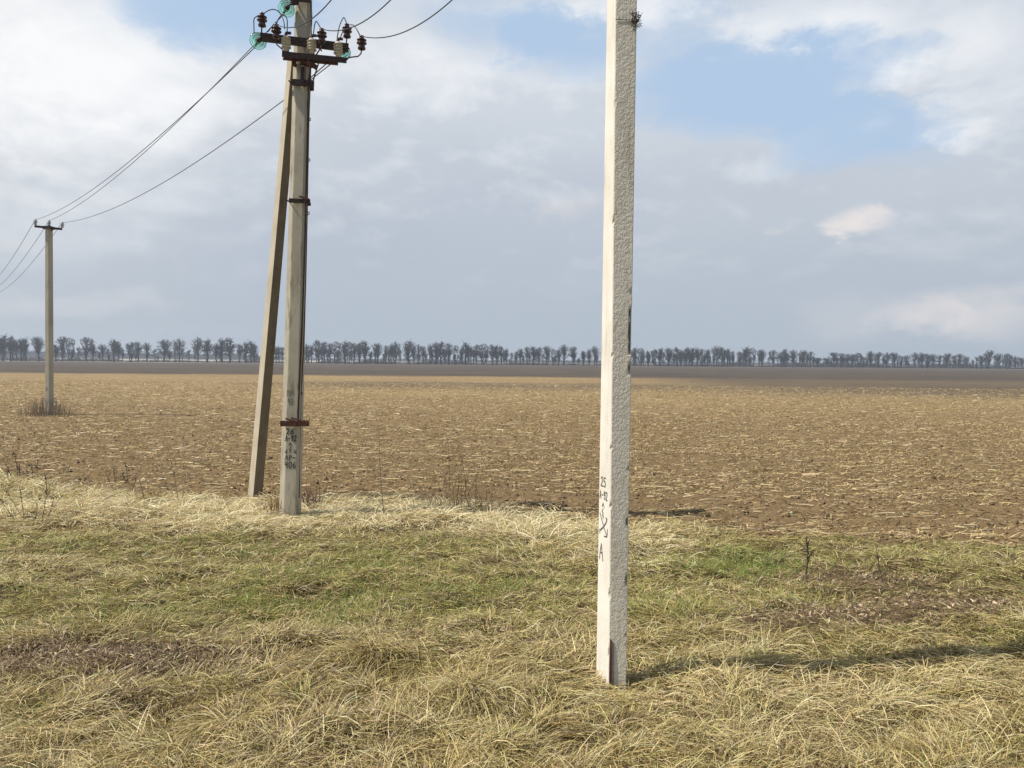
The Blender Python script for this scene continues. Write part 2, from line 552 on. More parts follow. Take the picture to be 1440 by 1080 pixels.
def sample_verge(N, y0=3.2, y1=17.5, power=1.0):
    out_x = []; out_y = []; n = 0
    while n < N:
        u = rng.random(N * 2)
        y = y0 * (y1 / y0) ** u if power == 1 else y0 + (y1 - y0) * u
        half = .74 * y + 1.6
        x = (rng.random(N * 2) * 2 - 1) * half
        keep = rng.random(N * 2) < half / (.74 * y1 + 1.6) * (y1 / y) ** .55
        pit = np.zeros(len(x), bool)
        for p, rx_, ry_, d_ in PITS:
            if d_ > .18: pit |= ((x - p.x) / rx_) ** 2 + ((y - p.y) / ry_) ** 2 < .75 + .3 * rng.random(len(x))
        ok = ~pit & keep & (y < edge_y(x) + (fbm(x * 1.3, y * 1.3, 51, 3) - .5) * 1.1 + rng.normal(0, .12, N * 2))
        out_x.append(x[ok]); out_y.append(y[ok]); n += int(ok.sum())
    return np.concatenate(out_x)[:N], np.concatenate(out_y)[:N]


def pick(n, pal, jit=.20):
    pal = np.array(pal); c = pal[rng.integers(0, len(pal), n)]
    return np.clip(c * (1 + rng.normal(0, jit, (n, 1))) * (1 + rng.normal(0, .04, (n, 3))), .01, .8)


PAL_PALE = [(.64, .53, .28), (.58, .475, .23), (.68, .57, .33), (.53, .43, .20)]
PAL_STRAW = [(.49, .39, .155), (.41, .32, .12), (.54, .44, .19), (.31, .23, .08), (.45, .375, .15), (.22, .155, .06)]
PAL_OLIVE = [(.35, .325, .095), (.42, .385, .13), (.26, .26, .065), (.47, .42, .16)]
PAL_GREEN = [(.22, .28, .05), (.27, .32, .07), (.17, .22, .04), (.33, .35, .09)]
PAL_BROWN = [(.20, .13, .07), (.25, .17, .10), (.14, .09, .05), (.29, .205, .125)]


def flow(x, y):
    a = (fbm(x * .7, y * 1.0, 71, 2) - .5) * 8.0
    b = (fbm(x * 2.6, y * 3.4, 77, 2) - .5) * 6.0
    return a + b - .45


def grass():
    N = 400000
    x, y = sample_verge(N)
    br = blob_field(x, y, BROWNS); pa = blob_field(x, y, PALES); gr = blob_field(x, y, GREENS)
    n1 = fbm(x * .8, y * 1.2, 81, 3); n2 = fbm(x * 2.6, y * 3.4, 87, 2)
    e = edge_y(x)
    nearz = np.clip((7.4 - y + (n1 - .5) * 2.5) / 1.2, 0, 1)          # long straw close by
    left = np.clip((3.5 - x) / 2.0, 0, 1)
    rimz = np.clip((y - e + 2.6 + (n1 - .5) * 1.2) / .8, 0, 1) * left     # long pale straw along the field edge
    mid = (1 - nearz) * (1 - rimz)
    L = .10 + .09 * rng.random(N) + nearz * (-.01 + .19 * rng.random(N) ** 2) + rimz * (.06 + .24 * rng.random(N))
    L *= np.clip(1 - .45 * br, .4, 1)
    ft = np.zeros(N)
    for p, rd in FEET: ft = np.maximum(ft, np.exp(-((x - p.x) / (rd * .8)) ** 2 - ((y - p.y + .3) / (rd * .9)) ** 2))
    L *= 1 - .4 * ft
    tuft = np.floor(x * 5) * 13.7 + np.floor(y * 6) * 7.3
    az = flow(x, y) + np.sin(tuft * 91.7) * .7 + rng.normal(0, 1.0, N)
    lift = (np.abs(rng.normal(.20, .28, N)) * (1 - .6 * ft)) + .04 + .25 * nearz * (rng.random(N) < .3)
    droop = lift * .9 + rng.random(N) ** 1.6 * .8
    z = height(x, y)
    zl = rng.random(N) * (.02 + .06 * nearz + .05 * rimz)              # the mat has some depth
    root = np.stack([x, y, z + zl - .01], 1)
    w = (.0038 + .0048 * rng.random(N) ** 1.5) * np.clip(.75 + y * .055, .9, 1.6) * (1 + .4 * rimz)
    # colours by kind of blade
    s_p = np.clip(pa * 1.0 + .24 * nearz + .55 * rimz + .10 + .20 * mid + (n2 - .5) * .8, .05, 1)
    s_b = np.clip(br * .85 + .13 + (n2 - .5) * .6 - .12 * rimz, .03, .9)
    s_o = np.clip(.40 * mid - .3 * pa + gr * .4 + (n1 - .5) * .7 + .06 - .3 * rimz, .02, .85)
    u = rng.random(N)
    c = pick(N, PAL_STRAW)
    mo = u < s_o; c[mo] = pick(mo.sum(), PAL_OLIVE)
    mb = rng.random(N) < s_b; c[mb] = pick(mb.sum(), PAL_BROWN)
    mp_ = rng.random(N) < s_p * (1 - .8 * s_b) * (1 - .3 * s_o); c[mp_] = pick(mp_.sum(), PAL_PALE)
    mr = mp_ & (rng.random(N) < rimz * .8); c[mr] = pick(mr.sum(), [(.74, .63, .39), (.69, .58, .33), (.78, .67, .43)], .12)
    V, Q, C = blades(root, az, L, lift, droop, w, c)
    o = np_mesh('dry_grass', V, Q, M_STRAW, C)
    tag(o, 'matted pale dry grass covering the verge before the field', 'grass', kind='stuff')

    N = 90000
    x, y = sample_verge(N * 3)
    gr = blob_field(x, y, GREENS); e = edge_y(x)
    n1 = fbm(x * 1.8, y * 2.6, 91, 3)
    midb = np.exp(-((y - 9.0) / 2.0) ** 2)
    p = np.clip(gr * .55 + .05 * (y < 7.6) + (n1 - .61) * 1.6, .015, 1) * np.clip(1.1 - blob_field(x, y, BROWNS), .1, 1) * np.clip(1.1 - .7 * blob_field(x, y, PALES), .2, 1)
    ok = np.where(rng.random(N * 3) < p)[0][:N]
    x, y = x[ok], y[ok]; N = len(x)
    L = .06 + .11 * rng.random(N)
    az = rng.random(N) * 6.283
    lift = .5 + .9 * rng.random(N)
    root = np.stack([x, y, height(x, y) + .01], 1)
    w = (.0035 + .003 * rng.random(N)) * np.clip(.7 + y * .05, .9, 1.5)
    c = pick(N, PAL_GREEN)
    f = blob_field(x, y, [GREENS[0], (220, 712, .6, .14, 1.0), (1020, 925, .35, .15, .7)])[:, None]
    c = c * (1 - np.clip(f, 0, 1) * .6) + np.array([.17, .30, .045]) * np.clip(f, 0, 1) * .6
    V, Q, C = blades(root, az, L, lift, rng.random(N) * 1.0, w, c)
    o = np_mesh('green_grass', V, Q, M_GREEN, C)
    tag(o, 'short fresh green grass growing through the dry verge', 'grass', kind='stuff')


grass()


def litter():
    N = 60000
    x, y = sample_verge(N)
    ok = rng.random(N) < np.clip(blob_field(x, y, BROWNS) * .45 + .015, 0, .6)
    x, y = x[ok], y[ok]; N = len(x)
    root = np.stack([x, y, height(x, y) + .025 + .05 * rng.random(N)], 1)
    c = pick(N, [(.34, .235, .135), (.25, .16, .09), (.42, .31, .19), (.18, .115, .07), (.48, .38, .24)])
    V, Q, C = blades(root, rng.random(N) * 6.283, .02 + .035 * rng.random(N), rng.normal(.2, .45, N), rng.normal(.6, .6, N), .010 + .016 * rng.random(N), c, seg=3, taper=.3)
    o = np_mesh('leaf_litter', V, Q, M_STALK, C)
    tag(o, 'curled brown leaf litter lying in the brown patches of the verge', 'leaf litter', kind='stuff')


litter()


def stubble():
    N = 300000
    u = rng.random(N * 3)
    y = 10.2 * (80 / 10.2) ** (u ** 1.05)
    x = (rng.random(N * 3) * 2 - 1) * (.74 * y + 2)
    gap = fbm(x * .5, y * .8, 101, 3)
    row = .75 + .25 * np.sin((y + .06 * x + fbm(x * .2, y * .2, 105, 2) * 1.5) * 2 * np.pi / .75)
    keep = (y > edge_y(x) - .1) & (rng.random(N * 3) < np.clip((gap - .15) * 2.2, .2, 1) * row * np.clip((y - 6) / 13, .45, 1) * (1 - .45 * np.exp(-((x + 6) / 6) ** 2 - ((y - 16) / 5) ** 2))) & (rng.random(N * 3) < (.74 * y + 2) / 62 * (60 / y) ** .62)
    x, y = x[keep][:N], y[keep][:N]; N = len(x)
    big = rng.random(N) < .085 + .06 * np.clip((16 - y) / 6, 0, 1)
    L = np.where(big, .10 + .30 * rng.random(N) ** 1.6, .025 + .085 * rng.random(N) ** 1.3)
    az = np.where(rng.random(N) < .35 + .55 * big, rng.normal(.05, .6 - .35 * big, N), rng.random(N) * 6.283)
    lift = rng.normal(.10, .30, N) * (1 - .8 * big)
    root = np.stack([x, y, height(x, y) + .020], 1)
    w = (.007 + .012 * rng.random(N) ** 1.5 + .004 * big) * np.clip(.8 + y / 60, .9, 1.9)
    c = pick(N, [(.57, .445, .225), (.48, .365, .18), (.39, .28, .13), (.29, .20, .092), (.24, .165, .076), (.36, .26, .12), (.52, .40, .195)], .15)
    c[big] = pick(big.sum(), [(.58, .45, .24), (.52, .39, .19), (.62, .49, .29)])
    V, Q, C = blades(root, az, L, lift, rng.normal(.15, .25, N), w, c, seg=2, taper=.7, twist=rng.normal(0, .8, N))
    o = np_mesh('stubble', V, Q, M_STALK, C)
    tag(o, 'broken straw stubble scattered over the ploughed field', 'stubble', kind='stuff')

    # clods of earth
    N = 14000
    y = 10.3 * (40 / 10.3) ** rng.random(N)
    x = (rng.random(N) * 2 - 1) * (.74 * y + 1)
    ok = y > edge_y(x) - .05
    x, y = x[ok], y[ok]; N = len(x)
    z = height(x, y)
    base = np.array([[1, 0, 0], [0, 1, 0], [-1, 0, 0], [0, -1, 0], [0, 0, 1], [0, 0, -1]], float)
    s = (.012 + .035 * rng.random(N) ** 2.2)
    V = base[None] * s[:, None, None] * (1 + rng.normal(0, .3, (N, 6, 3)))
    V[:, :, 2] *= .75
    a = rng.random(N) * 6.28
    ca, sa = np.cos(a)[:, None], np.sin(a)[:, None]
    V = np.stack([V[:, :, 0] * ca - V[:, :, 1] * sa, V[:, :, 0] * sa + V[:, :, 1] * ca, V[:, :, 2]], -1)
    V += np.stack([x, y, z + s * .3], 1)[:, None]
    f = np.array([[0, 1, 4], [1, 2, 4], [2, 3, 4], [3, 0, 4], [1, 0, 5], [2, 1, 5], [3, 2, 5], [0, 3, 5]])
    Q = (np.arange(N)[:, None, None] * 6 + f[None]).reshape(-1, 3)
    C = np.repeat(pick(N, [(.185, .12, .058), (.15, .096, .046), (.225, .152, .080)], .12), 6, 0)
    o = np_mesh('soil_clods', V.reshape(-1, 3), Q, M_STALK, C)
    tag(o, 'crumbly brown earth clods lying on the ploughed field', 'soil', kind='stuff')


stubble()

# ------------------------------------------------------------------ materials for the poles
M_NEAR_SMOOTH = concrete_mat('whitewashed_concrete', (.78, .735, .64), (.66, .605, .51), (.40, .345, .26), False, .75)
M_NEAR_ROUGH = concrete_mat('rough_concrete', (.69, .64, .525), (.60, .545, .435), (.42, .375, .29), True, .7)
M_MID = concrete_mat('weathered_concrete', (.47, .425, .325), (.37, .33, .245), (.18, .15, .09), False, .95, (8, 8, 1.6))
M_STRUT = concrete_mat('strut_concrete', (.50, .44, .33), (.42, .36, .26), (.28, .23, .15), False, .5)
M_STRUT_SHADE = concrete_mat('strut_concrete_shaded', (.20, .165, .115), (.155, .125, .085), (.10, .08, .05), False, .7)  # strut concrete darkened: shade on the front face painted into its colour
M_FAR = concrete_mat('old_concrete', (.50, .465, .36), (.41, .375, .28), (.24, .215, .15), False, .5, (5, 5, .6))
M_STEEL = simple_mat('dark_rusty_steel', (.030, .022, .020), .7, .3, .3, 25, (.075, .038, .026), .2)
M_RUST = simple_mat('red_rust', (.16, .055, .032), .85, .1, .3, 30, (.07, .03, .022), .3)
M_BROWN = simple_mat('brown_porcelain', (.075, .026, .020), .22, 0, .3, 20, (.05, .02, .018))
M_WHITE = simple_mat('cream_porcelain', (.62, .565, .45), .35, 0, .3, 20, (.50, .44, .33))
M_GREYINS = simple_mat('grey_porcelain', (.48, .50, .52), .3, 0, .2, 20)
M_WIRE = simple_mat('aluminium_wire', (.045, .05, .06), .55, .4, .3, 8)
M_WIREFAR = simple_mat('weathered_wire', (.10, .105, .115), .6, .3, .3, 8)
M_PAINT = simple_mat('black_paint', (.022, .022, .022), .8, 0, .3, 60, (.06, .055, .05))
M_PAINTF = simple_mat('faded_paint', (.13, .12, .095), .85, 0, .3, 60, (.22, .20, .15))
M_PAINTP = simple_mat('thin_brown_paint', (.075, .055, .05), .85, 0, .3, 50, (.22, .185, .15))
M_BARK = simple_mat('bark', (.060, .052, .046), .95, 0, .35, 6)

m, nt, b = new_mat('green_glass')
b.inputs['Base Color'].default_value = (.30, .72, .60, 1); b.inputs['Transmission Weight'].default_value = .96
b.inputs['Roughness'].default_value = .03; b.inputs['IOR'].default_value = 1.48
b.inputs['Base Color'].default_value = (.80, .97, .92, 1)
va = nt.nodes.new('ShaderNodeVolumeAbsorption'); va.inputs['Color'].default_value = (.12, .80, .62, 1); va.inputs['Density'].default_value = 13
nt.links.new(va.outputs[0], nt.nodes['Material Output'].inputs['Volume'])
M_GLASS = m


# ------------------------------------------------------------------ shafts
class Shaft:
    """concrete post: section(t) gives corner points (u,v); v is along the front normal"""
    def __init__(self, base, top, ang, section):
        self.b = Vector(base); self.t = Vector(top)
        self.u = Vector((math.cos(ang), math.sin(ang), 0)); self.n = Vector((math.sin(ang), -math.cos(ang), 0))
        self.sec = section
        self.L = (self.t - self.b).length

    def pt(self, t, u, v): return self.b.lerp(self.t, t) + self.u * u + self.n * v

    def face(self, k, s, t, off=0.0):   # point on side k (corner k -> k+1) at fraction s, height fraction t
        c = self.sec(t); a = c[k]; d = c[(k + 1) % len(c)]
        nu, nv = -(d[1] - a[1]), (d[0] - a[0])
        ln = math.hypot(nu, nv)
        return self.pt(t, a[0] + (d[0] - a[0]) * s + nu / ln * off, a[1] + (d[1] - a[1]) * s + nv / ln * off)

    def mesh(self, name, mats, side_mat, parent, origin, rows=200, chips=None, bevel=.008):
        fr = [0, .04, .1, .2, .35, .5, .65, .8, .9, .96]
        nc = len(self.sec(0))
        V = []; wear = []; ring = nc * len(fr)
        for i in range(rows + 1):
            t = i / rows
            c = self.sec(t)
            cu = sum(p[0] for p in c) / nc; cv = sum(p[1] for p in c) / nc
            for k in range(nc):
                a = c[k]; d = c[(k + 1) % nc]
                for s in fr:
                    u = a[0] + (d[0] - a[0]) * s; v = a[1] + (d[1] - a[1]) * s
                    wv = 0.0
                    if s == 0:                                       # knock the sharp arris off
                        ln = math.hypot(u - cu, v - cv); u -= (u - cu) / ln * bevel * .5; v -= (v - cv) / ln * bevel * .5
                    if chips:
                        am = chips(k, s, t * self.L)
                        if am > 0:
                            ln = math.hypot(u - cu, v - cv); q = .020 * am
                            u -= (u - cu) / ln * q; v -= (v - cv) / ln * q; wv = min(1, am)
                    V.append(self.pt(t, u, v)); wear.append(wv)
        Fc = []; MI = []
        for i in range(rows):
            for j in range(ring):
                a = i * ring + j; b2 = i * ring + (j + 1) % ring
                Fc.append((a, b2, b2 + ring, a + ring)); MI.append(side_mat[j // len(fr)])
        Fc.append(tuple(range(rows * ring, rows * ring + ring))); MI.append(0)
        o = Vector(origin)
        me = bpy.data.meshes.new(name)
        me.from_pydata([p - o for p in V], [], Fc)
        me.polygons.foreach_set('material_index', MI)
        at = me.attributes.new('wear', 'FLOAT', 'POINT'); at.data.foreach_set('value', wear)
        me.update()
        return link_mesh(name, me, mats, parent)


# stroke lettering, hand painted
GL = {
    '2': [[(.02, .8), (.2, 1), (.45, .95), (.52, .72), (.3, .4), (.03, .04), (.55, .04)]],
    '5': [[(.52, .98), (.12, .98), (.08, .58), (.38, .6), (.54, .36), (.4, .06), (.03, .06)]],
    '6': [[(.48, .95), (.22, .7), (.06, .35), (.14, .05), (.4, .02), (.54, .25), (.42, .48), (.15, .45)]],
    '9': [[(.5, .66), (.26, .52), (.06, .72), (.2, .97), (.46, .94), (.52, .6), (.4, .2), (.2, .02)]],
    '4': [[(.08, .98), (.08, .5), (.5, .48)], [(.46, .98), (.46, .02)]],
    '0': [[(.3, 1), (.1, .85), (.06, .4), (.2, .03), (.42, .03), (.54, .35), (.52, .8), (.3, 1)]],
    'L': [[(.03, .02), (.18, .35), (.32, .95), (.46, .4), (.55, .02)]],          # cyrillic L
    'A': [[(.0, .0), (.3, 1.0), (.6, 0)]],
    'P': [[(.12, 0), (.12, .97), (.42, .95), (.54, .75), (.42, .52), (.16, .5)]],
    'Q': [[(.08, 0), (.08, .95), (.54, .97), (.54, .02)]],                        # cyrillic P
    '-': [[(.1, .5), (.5, .5)]],
    '^': [[(.02, .0), (.3, .9), (.58, .0)]],
    'z': [[(.5, 1), (.12, .5), (.5, .52), (.18, 0)]],
    'Z': [[(.42, 1), (.2, .62), (.45, .56), (.28, .3), (.5, .25), (.36, 0)]],
    '<': [[(.55, 1), (.05, .12), (.6, .1)]],
    '>': [[(.1, 1), (.6, .12), (.05, .1)]],
}


def lettering(mb, fp, strokes, s0, s1, t0, t1, wid, asp, lift0=.003):
    """strokes in the unit box -> side fractions s0..s1 and heights t0..t1; fp(s,t,off) gives the point"""
    n = 0
    for st in strokes:
        for (x0, y0), (x1, y1) in zip(st[:-1], st[1:]):
            a = (s0 + (s1 - s0) * x0, t0 + (t1 - t0) * y0); d = (s0 + (s1 - s0) * x1, t0 + (t1 - t0) * y1)
            ex = (d[0] - a[0]) * asp[0]; ey = (d[1] - a[1]) * asp[1]
            ln = math.hypot(ex, ey) or 1e-6
            ex /= ln; ey /= ln
            h = wid / 2
            off = lift0 + .00025 * (n % 7); n += 1
            P = []
            for (cx, cy), sg in ((a, -1), (d, 1)):
                for sd_ in (-1, 1):
                    mx = (ex * sg * h * .7 - ey * h * sd_) / asp[0]; my = (ey * sg * h * .7 + ex * h * sd_) / asp[1]
                    P.append(fp(cx + mx, cy + my, off))
            mb.add([P[0], P[2], P[3], P[1]], [(0, 1, 2, 3)])


def word(mb, fp, text, s0, s1, t0, t1, wid, asp):
    n = len(text)
    cw = (s1 - s0) / n
    for i, ch in enumerate(text):
        lettering(mb, fp, GL[ch], s0 + cw * i, s0 + cw * (i + 1.3), t0, t1, wid, asp)


# ------------------------------------------------------------------ nearest pole
def near_pole():
    b = NEAR.copy(); b.z = 0
    Yd = b.y
    k = Yd / F
    top_dir = W(873.5, 0, Yd) - b
    H = 8.1
    top = b + top_dir * (H / top_dir.z)
    TH = R(2.0); view = math.atan2(b.x, b.y)
    ang = TH - view
    hvis = top_dir.z

    def sec(t):
        z = t * H
        q = z / hvis
        vis = (18.5 + (12.5 - 18.5) * min(q, 1.4)) * k
        w = (24.5 + (29.0 - 24.5) * min(q, 1.4)) * k / math.cos(TH)
        l = .20 - .03 * min(q, 1.4)
        e = max(0.0, (vis - l * math.sin(TH)) / math.cos(TH))      # the back is wider than the front
        f = vis / 2
        return [(f - w / 2 - e, -l / 2), (f - w / 2, l / 2), (f + w / 2, l / 2), (f + w / 2 - .012, -l / 2)]
    sh = Shaft(b - Vector((0, 0, .35)), top, ang, lambda t: sec(max(0, t * (H + .35) - .35) / H))
    root = thing('concrete_pole', b, 'pale square concrete pole with rough front face, closest to the viewer', 'utility pole', 'concrete poles of the power line')
    rr = random.Random(5)
    spots = [(z, rr.uniform(.006, .03), rr.uniform(.12, .55)) for z in [rr.uniform(.3, 5.3) for i in range(24)]]
    spots += [(1.30, .04, 1.0), (.86, .05, .8), (2.72, .10, 1.5), (2.6, .05, 1.3), (2.86, .05, 1.2), (2.45, .05, 1.0)]

    def chips(kk, s, z):
        z = z - .35
        a = 0
        if (kk == 1 and s >= .90) or (kk == 2 and s <= .1):
            for (cz, r, am) in spots:
                if cz < 3.2 or am > .6:
                    x = 1 - abs(z - cz) / r
                    if x > 0: a = max(a, min(1.0, x * 1.6) * am * (1.0 if s in (0, .96) else .45))
            if s == 0: a *= 1.1
        if (kk == 0 and s >= .96) or (kk == 1 and s <= .04):
            for cz, r, am in ((1.42, .03, .8), (2.55, .02, .7), (3.55, .03, .9), (.75, .05, .6), (1.85, .02, .6), (.3, .05, .6), (4.4, .02, .5)):
                x = 1 - abs(z - cz) / r
                if x > 0: a = max(a, x * am)
        return a
    shaft = sh.mesh('shaft', [M_NEAR_SMOOTH, M_NEAR_ROUGH], [0, 1, 0, 0], root, b, 330, chips)
    # painted marks on the smooth side
    mk = MB()
    T = lambda py: ((966 - py) * k + .35) / (H + .35)
    S = lambda px: (px - 838.5) / 17.5
    fp = lambda s, t, off: sh.face(0, s, t, off)
    asp = (.30, H + .35)
    wd = .0085
    word(mk, fp, '25', S(842), S(850), T(680), T(667), wd, asp)
    word(mk, fp, 'L-92', S(840.2), S(852.5), T(698), T(686.5), wd, asp)
    lettering(mk, fp, GL['^'], S(844), S(849.5), T(709), T(703), wd, asp)
    lettering(mk, fp, GL['Z'], S(842.5), S(850.5), T(725.5), T(711), wd * .8, asp)
    mk.build('painted_marking', M_PAINT, shaft, b)
    mk = MB()
    X = lambda px, py: (S(px), T(py))
    cross = [[X(841.2, 719.5), X(842.6, 724), X(847, 737), X(852, 748.5)], [X(851.5, 723), X(850.5, 729), X(846, 738), X(841.5, 744)],
             [X(841.2, 743), X(841.2, 748.5)], [X(852, 748.5), X(848, 750)], [X(852.3, 738), X(852.2, 746)], [X(850, 722.5), X(851.5, 727)]]
    lettering(mk, fp, cross, 0, 1, 0, 1, .010, asp)
    lettering(mk, fp, [[X(841.3, 785), X(842.2, 774), X(843.8, 762.5), X(846.2, 786)], [X(842.3, 775.5), X(845.4, 775)]], 0, 1, 0, 1, .011, asp)
    mk.build('painted_cross', M_PAINTP, shaft, b)
    # cast-in steel and open recess at the foot of the front face
    fr = lambda s, z, off: sh.face(1, s, (z + .35) / (H + .35), off)
    mb = MB()
    mb.tube([fr(.085, z, .004) for z in (-.05, .1, .25, .405)], [.009, .010, .009, .006], 6)
    mb.build('earthing_bar', M_RUST, shaft, b)
    mb = MB()
    mb.add([fr(.15, .02, .003), fr(.30, .02, .003), fr(.27, .37, .003), fr(.15, .40, .003)], [(0, 1, 2, 3)])
    mb.add([fr(.15, .02, .0), fr(.30, .02, .0), fr(.27, .37, .0), fr(.15, .40, .0)], [(3, 2, 1, 0)])
    mb.build('steel_plate', simple_mat('grey_zinc', (.30, .29, .26), .7, .2, .3, 30), shaft, b)
    # wire tie with a knot of old wire high up
    zt = (966 - 36) * k
    tie = MB()
    pts = [fr(s, zt + .004 - s * .012, .004) for s in (0, .3, .6, .86)]
    tie.tube(pts, .0022, 5)
    rr = random.Random(9)
    c0 = fr(.92, zt - .01, .015)
    for i in range(46):
        p = c0 + Vector((rr.uniform(-.018, .025), rr.uniform(-.03, .03), rr.gauss(0, .026)))
        d = Vector((rr.gauss(0, 1), rr.gauss(0, 1), rr.gauss(0, 1.3))).normalized() * rr.uniform(.015, .045)
        tie.tube([p - d, p + Vector((rr.gauss(0, .006), 0, rr.gauss(0, .006))), p + d], .0022, 4)
    tie.build('wire_tie', simple_mat('old_wire', (.06, .05, .025), .8, .1, .4, 30), shaft, b)
    # crossarm at the top (above the picture) that carries the three wires
    ct = top - Vector((0, 0, .12))
    d = Vector((.82, .57, 0)).normalized()
    arm = MB(); arm.bar(ct - d * .85 + sh.n * .2, ct + d * .85 + sh.n * .2, .08, .08)
    ao = arm.build('crossarm', M_STEEL, root, b)
    ends = []
    for s in (-.75, 0, .75):
        p = ct + d * s + Vector((0, 0, .04)) + sh.n * .2
        pin = MB(); pin.tube([p, p + Vector((0, 0, .12))], .012)
        pin.lathe(p + Vector((0, 0, .1)), (0, 0, 1), INS_PIN, 14, 1)
        pin.build('insulator', [M_STEEL, M_BROWN], ao, b)
        ends.append(p + Vector((0, 0, .29)))
    return ends


INS_PIN = [(0.03, 0), (.058, .0), (.060, .015), (.046, .055), (.040, .075), (.042, .083), (.074, .083), (.078, .092), (.060, .104), (.040, .115), (.038, .128),
           (.070, .130), (.074, .139), (.058, .150), (.036, .162), (.030, .174), (.038, .182), (.036, .198), (.02, .206), (0, .207)]
INS_ARR = [(.030, 0), (.040, .0), (.042, .05)]
for _i in range(4):
    _z = .055 + _i * .043
    INS_ARR += [(.044, _z), (.070, _z + .004), (.073, _z + .012), (.062, _z + .02), (.042, _z + .028)]
INS_ARR += [(.036, .232), (.030, .238), (.0, .24)]


def catenary(p, q, sag, n=40):
    p = Vector(p); q = Vector(q)
    return [p.lerp(q, i / n) - Vector((0, 0, 4 * sag * (i / n) * (1 - i / n))) for i in range(n + 1)]


def wire(name, pts, r, mat, label, group):
    o = MB().tube(pts, r, 6).build(name, mat, None, pts[0])
    tag(o, label, 'wire', group)
    return o


# ------------------------------------------------------------------ anchor pole with strut
MIDB = G(407, 727); MIDB.z = 0
MY = MIDB.y


